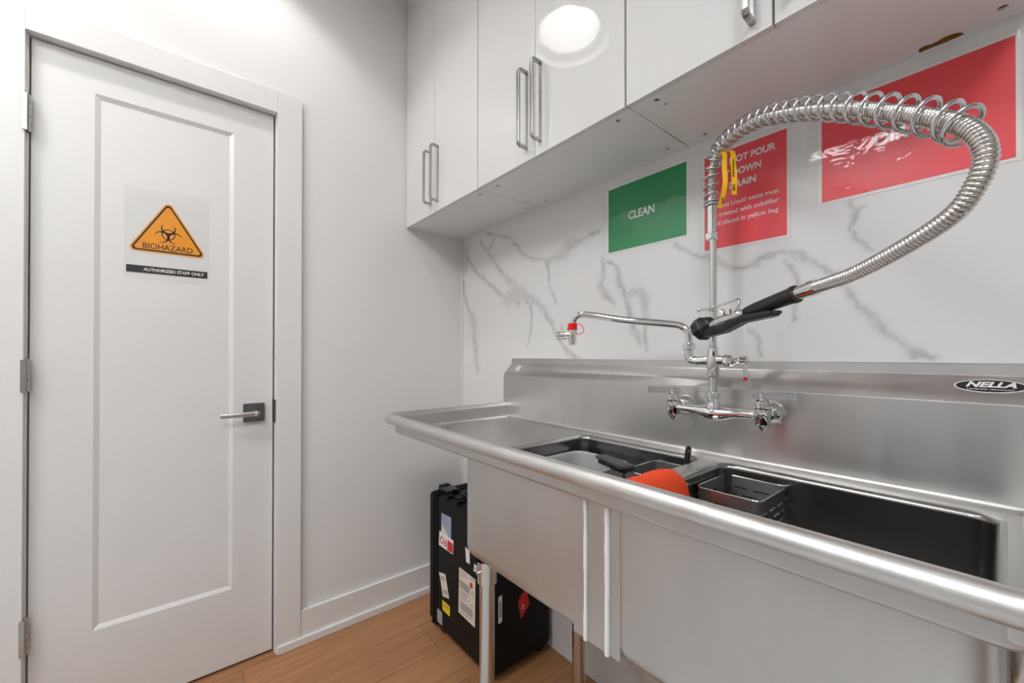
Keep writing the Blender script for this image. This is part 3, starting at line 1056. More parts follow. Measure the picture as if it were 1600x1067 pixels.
# bowls
def bowl(b_, shift):
    bm = NB()
    x0, x1, y0, y1 = b_
    L = []
    n = 8
    for k in range(6):
        a = math.radians(90 * k / 5)
        d = FR * (1 - math.sin(a))
        L.append([(x, y, ZD - FR * (1 - math.cos(a))) for x, y in rrect(x0 - d, x1 + d, y0 - d * 0.8, y1 + d, 0.030 + d, n)])
    zb, rb = 0.603, 0.035
    for k in range(6):
        a = math.radians(90 * k / 5)
        d = rb * (1 - math.cos(a))
        L.append([(x, y, zb + rb - rb * math.sin(a)) for x, y in rrect(x0 + d, x1 - d, y0 + d, y1 - d, max(0.030 - d * 0.5, 0.01), n)])
    cx, cy = (x0 + x1) / 2, (y0 + y1) / 2
    L.append([(cx + 0.047 * math.cos(2 * math.pi * i / 36 + math.pi / 36), cy + 0.047 * math.sin(2 * math.pi * i / 36 + math.pi / 36), zb - 0.003) for i in range(36)])
    add_loft(bm, L, cap1=True)
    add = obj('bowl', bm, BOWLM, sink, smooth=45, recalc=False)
    bm = NB()
    L = []
    e = 0.0035
    if shift:
        x0 = shift
    for z in (ZD - 0.003, 0.632):
        L.append([(x, y, z) for x, y in rrect(x0 - e, x1 + e, -0.5360, y1 + e, 0.026, n)])
    for k in range(1, 6):
        a = math.radians(90 * k / 5)
        d = rb * (1 - math.cos(a)) - e
        L.append([(x, y, 0.632 - rb * math.sin(a)) for x, y in rrect(x0 + d, x1 - d, -0.5325 + d, y1 - d, max(0.026 - d * 0.4, 0.01), n)])
    add_loft(bm, L, cap1=True)
    t = add
    obj('outer_shell', bm, STEEL_T, t, smooth=45)
    bm = NB()
    add_lathe(bm, [(0.0, 0.046), (0.003, 0.046), (0.003, 0.038), (-0.002, 0.034), (-0.002, 0.004), (0.002, 0.0)], (cx, cy, zb - 0.002), Z, 28, caps=False)
    add_lathe(bm, [(-0.012, 0.022), (-0.09, 0.022)], (cx, cy, zb), Z, 20)
    obj('drain', bm, CHROME, t)
    return t
bowl(B1, 0.8560); bowl(B2, 0.0)
# filler panel between the bowls and its sealed seams
bm = NB(); add_box(bm, (1.240, -0.5363, 0.604), (1.346, -0.5345, ZD - 0.004), 0.0005)
obj('filler_panel', bm, STEEL_T, sink, smooth=0)
for xx in (1.2705, 1.320):
    bm = NB()
    pts, rs = [], []
    for k in range(41):
        z = 0.603 + (ZD - 0.008 - 0.603) * k / 40
        pts.append((xx + 0.0005 * noise.noise(V((xx * 50, 1, z * 40))), -0.5375, z))
        rs.append((0.0036 if xx < 1.3 else 0.0048) + 0.0010 * noise.noise(V((xx * 9, 5, z * 60))))
    add_tube(bm, pts, rs, 8)
    obj('sealed_seam', bm, WELD, sink)
# backsplash
prof = []
for k in range(7):
    a = math.radians(90 * k / 6)
    prof.append((-0.062 + 0.012 * math.sin(a), ZD + 0.012 - 0.012 * math.cos(a)))
prof += [(-0.050, 1.045), (-0.0495, 1.0475), (-0.0075, 1.0925), (-0.006, 1.095), (-0.006, 1.1145), (-0.0045, 1.116), (-0.0012, 1.116)]
BX0, BX1 = 0.4065, 1.8185
bm = NB()
add_loft(bm, [[(SX0 if z < ZD + 0.0119 else BX0, y, z), (SX1 if z < ZD + 0.0119 else BX1, y, z)] for y, z in prof], closed=False)
# closed ends
for xx in (BX0, BX1):
    vs_ = [bm.verts.new((xx, y, z)) for y, z in [(-0.0012, 0.86), (-0.05, 0.86), (-0.05, 1.045), (-0.0495, 1.0475), (-0.0075, 1.0925), (-0.006, 1.095), (-0.006, 1.116), (-0.0012, 1.116)]]
    face(bm, vs_)
add_box(bm, (BX0 + 0.0002, -0.0485, 0.862), (SX0, -0.0012, 0.93))
add_box(bm, (SX1, -0.0485, 0.862), (BX1 - 0.0002, -0.0012, 0.93))
bs = obj('backsplash', bm, STEEL, sink, smooth=20, recalc=False)
# maker plate on the sloping face
fn = V((0, -0.7314, 0.6820)).normalized()
fu = V((0, 0.6820, 0.7314)).normalized()
pc = V((1.748, -0.0235, 1.0754)) + fn * 0.0003
def ell(a, b_, n=40):
    return [(a * math.cos(2 * math.pi * i / n), b_ * math.sin(2 * math.pi * i / n)) for i in range(n)]
pl = flat_on('maker_plate', ell(0.0425, 0.0150), pc, X, fu, 0.0012, INKW, bs)
flat_on('plate_field', ell(0.0405, 0.0135), pc + fn * 0.0012, X, fu, 0.0002, INKK, pl)
text_on('plate_lettering', 'NELLA', 0.0165, pc + fn * 0.0016 + fu * 0.0025, X, fu, INKW, pl, width=0.058, bold=0.0006, shear=0.35)
text_on('plate_lettering', '416-740-2424  nellaonline.com', 0.0042, pc + fn * 0.0016 - fu * 0.0078, X, fu, INKW, pl, width=0.054)
st = flat_on('sticker', rect(0.020, 0.034), V((0.4725, -0.0262, 1.0725)) + fn * 0.0003, X, fu, 0.0004, PAPER, bs)
flat_on('sticker_print', rect(0.010, 0.007), V((0.4710, -0.0262, 1.0725)) + fn * 0.0008 - fu * 0.011, X, fu, 0.0001, INKR, st)
text_on('sticker_print', '67', 0.014, V((0.4735, -0.0262, 1.0725)) + fn * 0.0008 + fu * 0.005, X, fu, INKG, st)
# legs
def leg(x, y, top):
    bm = NB()
    add_lathe(bm, [(0.0, 0.019), (0.004, 0.0205), (0.055, 0.0205), (0.058, 0.0200), (top, 0.0200)], (x, y, 0), Z, 28)
    l_ = obj('leg', bm, PIPE, sink)
    bm = NB()
    add_lathe(bm, [(top - 0.062, 0.0202), (top - 0.060, 0.0252), (top - 0.003, 0.0252), (top, 0.030)], (x, y, 0), Z, 28, caps=False)
    add_lathe(bm, [(0.0, 0.003), (0.008, 0.003)], (x, y - 0.0250, top - 0.03), -Y, 8)
    obj('leg_socket', bm, PIPE, l_)
for x, y, tp in ((0.906, -0.4975, 0.6005), (0.906, -0.141, 0.6005), (1.715, -0.4975, 0.6005), (1.785, -0.088, 0.862)):
    leg(x, y, tp)

# ---------------------------------------------------------------- faucet
FXL, FXR, FXC = 1.208, 1.4195, 1.312
FY = -0.112
fz = 0.9955
fa = thing('faucet', 'chrome wall mounted pre-rinse faucet with swing spout and sprung spray hose', 'faucet', (FXC, -0.05, fz))
bm = NB()
# horizontal bridge with swelling middle
pts, rs = [], []
for k in range(41):
    t = k / 40
    x = FXL + (FXR - FXL) * t
    u = abs(t - 0.49) * 2
    rs.append(0.0098 + 0.0090 * math.exp(-(u / 0.34) ** 2) + 0.002 * (u > 0.9))
    pts.append((x, FY, fz - 0.001 - 0.005 * math.exp(-(u / 0.4) ** 2)))
add_tube(bm, pts, rs, 20)
for x in (FXL, FXR):
    add_lathe(bm, [(-0.036, 0.0), (-0.035, 0.004), (-0.025, 0.0120), (-0.016, 0.0170), (0.008, 0.0172), (0.014, 0.0172)], (x, FY, fz), Z, 24)
    add_lathe(bm, [(0.0, 0.0115), (0.020, 0.0115), (0.022, 0.0160), (0.036, 0.0160), (0.038, 0.012), (FY * -1 - 0.052, 0.012)], (x, FY, fz), Y, 24)
add_lathe(bm, [(-0.006, 0.0), (-0.004, 0.016), (0.008, 0.0175), (0.015, 0.0150), (0.022, 0.0135)], (FXC, FY, fz), Z, 24)
body = obj('bridge_body', bm, CHROME, fa)
for x in (FXL, FXR):
    bm = NB()
    add_lathe(bm, [(0.0, 0.0275), (0.003, 0.0275), (0.008, 0.024), (0.014, 0.0195), (0.017, 0.016)], (x, -0.0503, fz), -Y, 32)
    obj('wall_flange', bm, CHROME, fa)
for x, hd in ((FXL, V((-0.80, -0.60, 0.02))), (FXR, V((0.86, 0.50, 0.0)))):
    bm = NB()
    add_lathe(bm, [(0.0135, 0.0180), (0.016, 0.0195), (0.0185, 0.0195), (0.020, 0.0165), (0.026, 0.0165), (0.027, 0.0150), (0.031, 0.0148), (0.0355, 0.0105), (0.036, 0.0078), (0.051, 0.0078), (0.053, 0.006)], (x, FY, fz), Z, 24)
    bn = obj('valve_bonnet', bm, CHROME, fa)
    bm = NB()
    hd = hd.normalized()
    sd = Z.cross(hd).normalized()
    cpos = V((x, FY, fz + 0.0425))
    prof = [(-0.018, 0.0070), (-0.010, 0.0080), (0.0, 0.0088), (0.02, 0.0080), (0.045, 0.0082), (0.060, 0.0090), (0.0635, 0.0080)]
    L = []
    for t, h in prof:
        p_ = cpos + hd * t
        L.append([p_ + sd * a * 0.0052 + Z * c_ * h for a, c_ in ((-1, -0.72), (-0.75, -0.9), (0.75, -0.9), (1, -0.72), (1, 0.72), (0.75, 0.9), (-0.75, 0.9), (-1, 0.72))])
    add_loft(bm, L, cap0=True, cap1=True)
    lv = obj('lever_handle', bm, CHROME, bn)
    bm = NB()
    for k in (0.046, 0.051, 0.056):
        add_box(bm, (-0.0006, -0.0054, -0.004), (0.0006, -0.0050, 0.004))
        for v in bm.verts[-8:]:
            v.co = cpos + hd * (k + v.co.x) + sd * v.co.y + Z * v.co.z
    obj('lever_marking', bm, INKG, lv, smooth=0)
# coupling, nipple and mixing cross
bm = NB()
add_lathe(bm, [(0.020, 0.0135), (0.022, 0.0140), (0.033, 0.0140), (0.034, 0.0155), (0.044, 0.0155), (0.0455, 0.0120)], (FXC, FY, fz), Z, 24)
obj('coupling_nut', bm, CHROME, fa)
bm = NB(); add_lathe(bm, [(0.040, 0.0085), (0.086, 0.0085)], (FXC, FY, fz), Z, 20)
obj('lower_nipple', bm, RISER, fa)
MZ = 1.1165
bm = NB()
add_lathe(bm, [(-0.040, 0.0115), (-0.036, 0.0128), (-0.022, 0.0128), (-0.018, 0.0155), (0.0, 0.0165), (0.014, 0.0150), (0.020, 0.0122), (0.033, 0.0122), (0.035, 0.0105)], (FXC, FY, MZ), Z, 24)
add_tube(bm, spline([(FXC, FY, MZ), (FXC - 0.02, FY, MZ), (FXC - 0.042, FY, MZ - 0.001), (FXC - 0.0555, FY, MZ + 0.003), (FXC - 0.0605, FY, MZ + 0.015), (FXC - 0.061, FY, MZ + 0.032)], 0.004),
         lambda i: 0.0118, 18)
add_lathe(bm, [(0.0, 0.0125), (0.028, 0.0125), (0.030, 0.0095)], (FXC, FY, MZ + 0.001), X, 20)
obj('mixing_tee', bm, CHROME, fa)
bm = NB()
add_lathe(bm, [(0.026, 0.0130), (0.030, 0.0150), (0.036, 0.0150), (0.0365, 0.0140), (0.046, 0.0130), (0.050, 0.0075), (0.058, 0.006), (0.060, 0.0065)], (FXC, FY, MZ + 0.001), X, 8, rot=0.39)
bn = obj('valve_bonnet', bm, CHROME, fa)
bm = NB()
hub = V((FXC + 0.060, FY, MZ + 0.002))
add_lathe(bm, [(0.0, 0.0085), (0.002, 0.0102), (0.016, 0.0102), (0.018, 0.0085)], hub, X, 22)
L = []
for t, w_ in ((0.004, 0.0070), (0.015, 0.0062), (0.03, 0.0064), (0.046, 0.0076), (0.049, 0.0070)):
    p_ = hub + V((0.0085 + 0.18 * t, -0.02 * t, -t))
    L.append([p_ + X * a * 0.0045 + Y * c_ * w_ for a, c_ in ((-1, -0.6), (-0.6, -1), (0.6, -1), (1, -0.6), (1, 0.6), (0.6, 1), (-0.6, 1), (-1, 0.6))])
add_loft(bm, L, cap0=True, cap1=True)
lv = obj('lever_handle', bm, CHROME, bn)
bm = NB()
add_box(bm, (hub.x + 0.0108, FY - 0.0095, hub.z - 0.0465), (hub.x + 0.0208, FY - 0.0074, hub.z - 0.0385), 0.001)
obj('red_tip', bm, INKR, lv)  # small red block near the lever end
# riser tube and sleeve
bm = NB()
rz = [(MZ + 0.030, 0.0086), (1.420, 0.0086)]
add_lathe(bm, [(z, r) for z, r in rz], (FXC, FY, 0), Z, 22)
riser = obj('riser_tube', bm, RISER, fa)
RC = V((FXC - 0.002, FY - 0.001, 0))
bm = NB()
add_lathe(bm, [(1.412, 0.0100), (1.414, 0.0152), (1.427, 0.0152), (1.429, 0.0120)], RC, Z, 6)
add_lathe(bm, [(1.428, 0.0120), (1.430, 0.0126), (1.500, 0.0126), (1.502, 0.0118), (1.518, 0.0118), (1.520, 0.0100)], RC, Z, 24)
obj('riser_sleeve', bm, CHROME, riser)
# clamp and finger hook
bm = NB()
hz = 1.2425
add_lathe(bm, [(-0.007, 0.0088), (-0.006, 0.0112), (0.006, 0.0112), (0.007, 0.0088)], (FXC, FY, hz), Z, 20)
hp = [(FXC - 0.030, FY - 0.010, hz), (FXC - 0.012, FY - 0.014, hz), (FXC + 0.012, FY - 0.024, hz + 0.001), (FXC + 0.050, FY - 0.058, hz + 0.003), (FXC + 0.086, FY - 0.093, hz + 0.005),
      (FXC + 0.098, FY - 0.104, hz + 0.004), (FXC + 0.103, FY - 0.110, hz - 0.006), (FXC + 0.101, FY - 0.118, hz - 0.018), (FXC + 0.100, FY - 0.128, hz - 0.030), (FXC + 0.103, FY - 0.146, hz - 0.033), (FXC + 0.106, FY - 0.160, hz - 0.022)]
add_tube(bm, spline(hp, 0.004), 0.0030, 12)
add_lathe(bm, [(-0.005, 0), (-0.0035, 0.0045), (0, 0.0055), (0.0035, 0.0045), (0.005, 0)], (FXC - 0.031, FY - 0.0095, hz), X, 14)
obj('spray_hook', bm, CHROME, fa)

# hose and spring
HP = [(1.3095, -0.1128, 1.512), (1.3095, -0.1128, 1.5466), (1.3150, -0.1180, 1.5863), (1.3416, -0.1423, 1.6144), (1.3942, -0.1856, 1.6133), (1.4643, -0.2433, 1.5912),
      (1.546, -0.3105, 1.5426), (1.6174, -0.3693, 1.4908), (1.6786, -0.4196, 1.437), (1.7201, -0.4538, 1.3977), (1.7401, -0.4702, 1.3744),
      (1.7511, -0.4792, 1.3525), (1.7537, -0.4814, 1.3309), (1.7469, -0.4758, 1.3082), (1.7301, -0.462, 1.2855), (1.691, -0.4298, 1.2661),
      (1.6338, -0.3828, 1.2474), (1.5984, -0.3536, 1.2422), (1.5701, -0.3303, 1.2395)]
hs = spline(HP, 0.006)
hs = resample(hs, 0.0012)
per = 4
bm = NB()
add_tube(bm, hs, lambda i: 0.0104 if i % per in (1, 2) else (0.0098 if i % per == 3 else 0.0088), 16)
obj('flexible_hose', bm, HOSEM, fa, smooth=70)
ends = min(range(len(hs)), key=lambda i: (hs[i] - V((1.7405, -0.4706, 1.3735))).length)
sp = [V((RC.x, RC.y, 1.494 + 0.0012 * k)) for k in range(int((1.5125 - 1.494) / 0.0012))] + hs[:ends]
sp = resample(spline(sp[::6] + [sp[-1]], 0.002), 0.001)
F = pframes(sp)
hel = []
ph = 0.0
N = len(sp)
for i in range(N):
    s = i
    # close wound at both ends
    pitch = 7.0 if s < 14 else (12.0 if s > N - 14 else 21.0 + 9.0 * min(1.0, i / (0.6 * N)))
    ph += 2 * math.pi / pitch
    R = 0.0172 + 0.0018 * (i / N)
    a = ph
    x, y, z = F[i]
    # hose sags inside the spring along the arch
    sag = 0.0035 * math.sin(math.pi * min(1, max(0, i / N)))
    hel.append(sp[i] + x * (R * math.cos(a)) + y * (R * math.sin(a)) + Z * sag)
hel = spline(hel, 0.0024)
bm = NB(); add_tube(bm, hel, 0.0026, 8)
obj('arch_spring', bm, SPRING, fa, smooth=70)

# spray valve on the end of the hose
HA = V((1.5701, -0.3303, 1.2395))
HE = V((1.338, -0.218, 1.1905))
ax = (HE - HA).normalized()
sv_len = (HE - HA).length
bm = NB()
add_lathe(bm, [(-0.006, 0.0102), (-0.005, 0.0128), (0.006, 0.0128), (0.007, 0.0118), (0.030, 0.0112), (0.032, 0.0105)], HA, ax, 24)
obj('hose_connector', bm, CHROME, fa)
bm = NB()
add_lathe(bm, [(0.0295, 0.0112), (0.031, 0.0150), (0.036, 0.0156), (0.040, 0.0140), (0.075, 0.0132), (0.118, 0.0118), (0.138, 0.0100), (0.142, 0.0085)], HA, ax, 24)
grip = obj('spray_grip', bm, BLACKR, fa)
bm = NB()
up = (Z - ax * Z.dot(ax)).normalized()
sd = ax.cross(up)
add_lathe(bm, [(0.140, 0.0080), (0.150, 0.0090), (0.152, 0.0115), (0.168, 0.0115), (0.170, 0.0090), (0.185, 0.0090), (0.190, 0.0125), (0.215, 0.0125), (0.218, 0.0095), (sv_len - 0.022, 0.0095)], HA, ax, 20)
add_lathe(bm, [(-0.004, 0.0085), (0.012, 0.0085), (0.018, 0.006), (0.019, 0.0)], HA + ax * 0.203 + up * 0.006, up, 16)
obj('spray_body', bm, CHROME, fa)
bm = NB()
hd = (ax + Z * -0.25).normalized()
add_lathe(bm, [(-0.030, 0.010), (-0.026, 0.0150), (-0.014, 0.0195), (-0.008, 0.0245), (0.010, 0.0262), (0.013, 0.0245), (0.013, 0.018), (0.009, 0.016)], HE, hd, 8, xdir=up, rot=0.39)
nz_ = obj('spray_nozzle', bm, BLACKR, fa, smooth=20)
# squeeze lever below: cranked flat bar
bm = NB()
lp = [(sv_len + 0.010, -0.014, 0.013), (sv_len - 0.03, -0.0155, 0.0155), (0.200, -0.0175, 0.0150), (0.178, -0.0150, 0.0140), (0.148, -0.0115, 0.0130), (0.095, -0.0175, 0.0115), (0.080, -0.0195, 0.0090), (0.074, -0.0185, 0.0050)]
L = []
for t, o_, h in lp:
    p_ = HA + ax * t + up * o_
    w_ = 0.0115
    L.append([p_ + sd * a * w_ + up * c_ * h * 0.55 for a, c_ in ((-1, -0.3), (-0.8, -1), (0.8, -1), (1, -0.3), (1, 0.5), (0.8, 1), (-0.8, 1), (-1, 0.5))])
add_loft(bm, L, cap0=True, cap1=True)
obj('squeeze_lever', bm, BLACKP, fa)

# swing spout
SPT = [(FXC - 0.061, FY, MZ + 0.034), (FXC - 0.061, FY, MZ + 0.058), (FXC - 0.0645, FY - 0.001, MZ + 0.076), (FXC - 0.078, FY - 0.005, MZ + 0.088), (FXC - 0.10, FY - 0.0115, MZ + 0.0945),
       (1.10, -0.1665, 1.2265), (0.995, -0.1970, 1.2475), (0.973, -0.2035, 1.2500), (0.957, -0.2082, 1.2455), (0.9475, -0.211, 1.232), (0.9445, -0.212, 1.215), (0.944, -0.2122, 1.2)]
bm = NB(); add_tube(bm, spline(SPT, 0.006), 0.0095, 18)
sp_o = obj('swing_spout', bm, CHROME, fa)
bm = NB()
add_lathe(bm, [(0.026, 0.0125), (0.028, 0.0165), (0.036, 0.0165), (0.0365, 0.0158), (0.044, 0.0155), (0.046, 0.0105)], (FXC - 0.061, FY, MZ), Z, 24)
obj('spout_nut', bm, CHROME, sp_o)
e0 = V((0.944, -0.2122, 0))
bm = NB()
add_lathe(bm, [(1.160, 0.0085), (1.1605, 0.0105), (1.1685, 0.0108), (1.169, 0.0125), (1.186, 0.0135), (1.188, 0.0115), (1.207, 0.0110)], e0, Z, 24)
hd = V((-0.955, -0.29, 0)).normalized()
add_lathe(bm, [(0.0, 0.0110), (0.022, 0.0115), (0.0225, 0.0105), (0.0245, 0.0105), (0.025, 0.0125), (0.047, 0.0125), (0.0485, 0.0115), (0.0485, 0.0095), (0.040, 0.0085)], e0 + Z * 1.1895, hd, 24)
add_lathe(bm, [(0.0, 0.0016), (0.022, 0.0016), (0.023, 0.001)], e0 + hd * 0.036 + Z * 1.2005, Z, 8)
add_lathe(bm, [(0.0, 0.0016), (0.022, 0.0016)], e0 - hd * 0.012 + Z * 1.186, Z, 8)
obj('spout_valve', bm, CHROME, sp_o)
bm = NB()
add_lathe(bm, [(1.2045, 0.0110), (1.2055, 0.0138), (1.2235, 0.0138), (1.225, 0.0125), (1.225, 0.0095)], e0, Z, 24)
cp = obj('red_cap', bm, REDCAP, sp_o)
bm = NB()
r_ = -hd
add_tube(bm, spline([e0 + r_ * 0.012 + Z * 1.2225, e0 + r_ * 0.022 + Z * 1.222, e0 + r_ * 0.034 + Z * 1.212, e0 + r_ * 0.0355 + Z * 1.2, e0 + r_ * 0.028 + Z * 1.193, e0 + r_ * 0.012 + Z * 1.1935, e0 + V((0.004, -0.0125, 1.196)), e0 - r_ * 0.012 + Z * 1.203, e0 - r_ * 0.018 + Z * 1.209, e0 - r_ * 0.012 + Z * 1.214], 0.003), 0.0011, 8)
obj('cap_tether', bm, REDCAP, cp)

# yellow tape tied to the hose
def ribbon(bm, pts, w_, side):
    P = spline(pts, 0.006)
    A, B = [], []
    n = len(P)
    for i, p_ in enumerate(P):
        t = (P[min(n - 1, i + 1)] - P[max(0, i - 1)]).normalized()
        s_ = (V(side) + V((0.0, 0.25, 0)) * math.sin(i * 0.35)).normalized()
        s_ = (s_ - t * s_.dot(t)).normalized()
        nn = t.cross(s_)
        A.append([p_ - s_ * w_ / 2 + nn * 0.0003, p_ + s_ * w_ / 2 + nn * 0.0003, p_ + s_ * w_ / 2 - nn * 0.0003, p_ - s_ * w_ / 2 - nn * 0.0003])
    add_loft(bm, A, cap0=True, cap1=True)
tp = thing('tape_tag', 'yellow printed tape strips hanging from the sprung hose', 'tape', (1.372, -0.195, 1.455))
bm = NB()
sr = RT.copy()
ribbon(bm, [(1.352, -0.158, 1.592), (1.366, -0.181, 1.585), (1.3725, -0.1905, 1.572), (1.374, -0.195, 1.54), (1.376, -0.196, 1.515), (1.374, -0.198, 1.49), (1.370, -0.199, 1.472), (1.365, -0.200, 1.455)], 0.0105, sr)
a_ = obj('tape_strip', bm, TAPE, tp, smooth=60)
bm = NB()
ribbon(bm, [(1.362, -0.160, 1.592), (1.379, -0.176, 1.585), (1.3875, -0.184, 1.572), (1.389, -0.187, 1.55), (1.391, -0.187, 1.525), (1.3915, -0.188, 1.50), (1.392, -0.190, 1.479)], 0.0115, sr)
b2_ = obj('tape_strip', bm, TAPE, tp, smooth=60)
dn_ = -Z
bm = NB()
add_tube(bm, [(1.3425 + 0.0165 * math.cos(t_) * 0.7, -0.1425 + 0.0165 * math.cos(t_) * -0.6 , 1.6135 + 0.0165 * math.sin(t_)) for t_ in [2 * math.pi * k / 20 for k in range(20)]] , 0.0012, 6, closed=True)
obj('tape_loop', bm, TAPE, tp)
rnd = random.Random(5)
def tape_marks(c, n, h, material_parent):
    # rows of small printed dashes, too fine to read
    for k in range(n):
        flat_on('tape_print', rect(0.0016 + 0.0012 * rnd.random(), h), V(c) - FW * 0.0012 + dn_ * (0.0036 * k), dn_, RT, 0.0001, INKK, material_parent)
tape_marks((1.3895, -0.1892, 1.556), 11, 0.0030, b2_)
tape_marks((1.3912, -0.1912, 1.500), 4, 0.0058, b2_)
tape_marks((1.3715, -0.1995, 1.474), 4, 0.0050, a_)

# ---------------------------------------------------------------- added unseen mat, bounces neutral light onto the sink
bm = NB()
add_box(bm, (0.60, -2.9, 0.0005), (3.4, -0.64, 0.010), 0.004)
for k in range(46):
    add_box(bm, (0.63 + 0.06 * k, -2.87, 0.009), (0.665 + 0.06 * k, -0.67, 0.012), 0.001)
tag(obj('bounce_mat', bm, MATM), 'added light grey mat out of view, bouncing neutral light onto the sink', 'mat')

# ---------------------------------------------------------------- things in the bowls
BZ = 0.6035
def basket(label, x0, x1, y0, y1, zt):
    """open steel caddy with rows of slots"""
    t = thing('utensil_basket', label, 'basket', ((x0 + x1) / 2, (y0 + y1) / 2, BZ), 'slotted steel baskets in the sink')
    bm = NB()
    r = 0.016
    per = rrect(x0, x1, y0, y1, r, 6)
    P = [V((a, b_, 0)) for a, b_ in per]
    # resample perimeter so that slots can be left open
    P2 = resample([*P, P[0]], 0.004)
    n = len(P2)
    zs = [BZ + 0.002]
    z = zt
    rows = [zt, zt - 0.024]
    k = 0
    zz = zt - 0.024
    while zz > BZ + 0.03:
        rows.append(zz - 0.0045); rows.append(zz - 0.0165)
        zz -= 0.0165
    rows.append(BZ + 0.002)
    th = 0.0012
    cx, cy = (x0 + x1) / 2, (y0 + y1) / 2
    def ins(p_):
        d = V((cx - p_.x, cy - p_.y, 0)).normalized()
        return p_ + d * th
    for j in range(len(rows) - 1):
        za, zb = rows[j], rows[j + 1]
        slot = (j % 2 == 1) and j < len(rows) - 2
        off = 5 if (j // 2) % 2 else 0
        for i in range(n):
            if slot and (i + off) % 11 < 8:
                continue
            a, b_ = P2[i], P2[(i + 1) % n]
            a2, b2 = ins(a), ins(b_)
            q = [[(a.x, a.y, za), (b_.x, b_.y, za), (b_.x, b_.y, zb), (a.x, a.y, zb)], [(a2.x, a2.y, za), (b2.x, b2.y, za), (b2.x, b2.y, zb), (a2.x, a2.y, zb)]]
            A = [bm.verts.new(v) for v in q[0]]
            B = [bm.verts.new(v) for v in q[1]]
            face(bm, A); face(bm, B[::-1])
            face(bm, [A[0], B[0], B[1], A[1]]); face(bm, [A[3], A[2], B[2], B[3]])
    bmesh.ops.remove_doubles(bm, verts=bm.verts[:], dist=0.00005)
    obj('slotted_wall', bm, BASKM, t, smooth=30)
    bm = NB()
    add_tube(bm, [(a, b_, zt) for a, b_ in per], 0.0011, 6, closed=True)
    obj('rim', bm, RISER, t)
    bm = NB()
    add_prism(bm, rrect(x0 + 0.001, x1 - 0.001, y0 + 0.001, y1 - 0.001, r, 6), (0, 0, BZ), X, Y, 0.002)
    obj('base', bm, BASKM, t, smooth=0)
    return t
basket('slotted steel basket in the right bowl', 1.3345, 1.464, -0.249, -0.1015, 0.8445)
basket('slotted steel basket in the left bowl holding the black handle', 1.150, 1.270, -0.252, -0.1015, 0.8405)

# pale plastic tub
bm = NB()
tx0, tx1, ty0, ty1, tz = 0.905, 1.098, -0.455, -0.140, 0.8295
def trr(d, z):
    return [(x, y, z) for x, y in rrect(tx0 + d, tx1 - d, ty0 + d, ty1 - d, 0.036, 8)]
add_loft(bm, [trr(0.022, BZ + 0.0012), trr(0.016, BZ + 0.006), trr(0.004, tz - 0.008), trr(0.0, tz - 0.006), trr(-0.005, tz - 0.001), trr(-0.0045, tz), trr(0.003, tz), trr(0.006, tz - 0.006), trr(0.018, BZ + 0.008), trr(0.024, BZ + 0.004)], cap0=True, cap1=True)
tag(obj('plastic_tub', bm, TUBM, smooth=50), 'pale translucent plastic tub in the left bowl', 'tub')

# black scrub brush lying across tub and basket
P0 = V((1.040, -0.196, 0.8435)); P1 = V((1.166, -0.258, 0.8515))
ax = (P1 - P0).normalized(); sd = ax.cross(Z).normalized(); upv = sd.cross(ax)
sb = thing('scrub_brush', 'black scrub brush lying across the pale tub in the left bowl', 'brush', (1.09, -0.23, 0.83))
bm = NB()
Ln = (P1 - P0).length
L = []
for t, w_, h in ((-0.010, 0.012, 0.004), (-0.008, 0.016, 0.007), (0.0, 0.018, 0.009), (Ln * 0.5, 0.020, 0.010), (Ln, 0.020, 0.010), (Ln + 0.008, 0.018, 0.008), (Ln + 0.010, 0.014, 0.004)):
    p_ = P0 + ax * t
    L.append([p_ + sd * a * w_ + upv * c_ * h * 0.6 for a, c_ in ((-1, -0.5), (-0.8, -1), (0.8, -1), (1, -0.5), (1, 0.5), (0.75, 1), (-0.75, 1), (-1, 0.5))])
add_loft(bm, L, cap0=True, cap1=True)
obj('brush_back', bm, GREYP, sb)
bm = NB()
random.seed(3)
for k in range(22):
    for j in (-1, 0, 1):
        p_ = P0 + ax * (Ln * (k + 0.5) / 22) + sd * j * 0.010 - upv * 0.006
        add_tube(bm, [p_, p_ - upv * 0.010 + sd * random.uniform(-0.003, 0.003) + ax * random.uniform(-0.002, 0.002)], 0.0022, 5)
obj('bristles', bm, BLACKP, sb)

# black handled ladle standing in the left basket
bm = NB()
hp0, hp1 = V((1.2475, -0.135, 0.800)), V((1.2585, -0.128, 0.9015))
ax = (hp1 - hp0).normalized(); sd = (RT - ax * RT.dot(ax)).normalized(); nn = ax.cross(sd)
lt = thing('ladle', 'black utensil handle standing up out of the left steel basket', 'utensil', (1.2475, -0.135, BZ))
L = []
tot = (hp1 - hp0).length
for t, w_ in ((0.0, 0.0045), (0.02, 0.0062), (0.06, 0.0066), (tot - 0.020, 0.0068), (tot - 0.008, 0.0066), (tot - 0.003, 0.0052), (tot, 0.0025)):
    p_ = hp0 + ax * t
    L.append([p_ + sd * a * w_ + nn * c_ * 0.0042 for a, c_ in ((-1, -0.5), (-0.6, -1), (0.6, -1), (1, -0.5), (1, 0.5), (0.6, 1), (-0.6, 1), (-1, 0.5))])
add_loft(bm, L, cap0=True, cap1=True)
h_ = obj('handle', bm, BLACKP, lt)
bm = NB()
add_lathe(bm, [(-0.0045, 0.0024), (-0.0047, 0.0036), (0.0047, 0.0036), (0.0045, 0.0024)], hp0 + ax * (tot - 0.012), nn, 14)
obj('hanging_eyelet', bm, CHROME, h_)
bm = NB()
add_tube(bm, spline([hp0, hp0 + V((-0.005, -0.01, -0.08)), V((1.228, -0.165, 0.650)), V((1.222, -0.172, 0.632))], 0.01), 0.0028, 8)
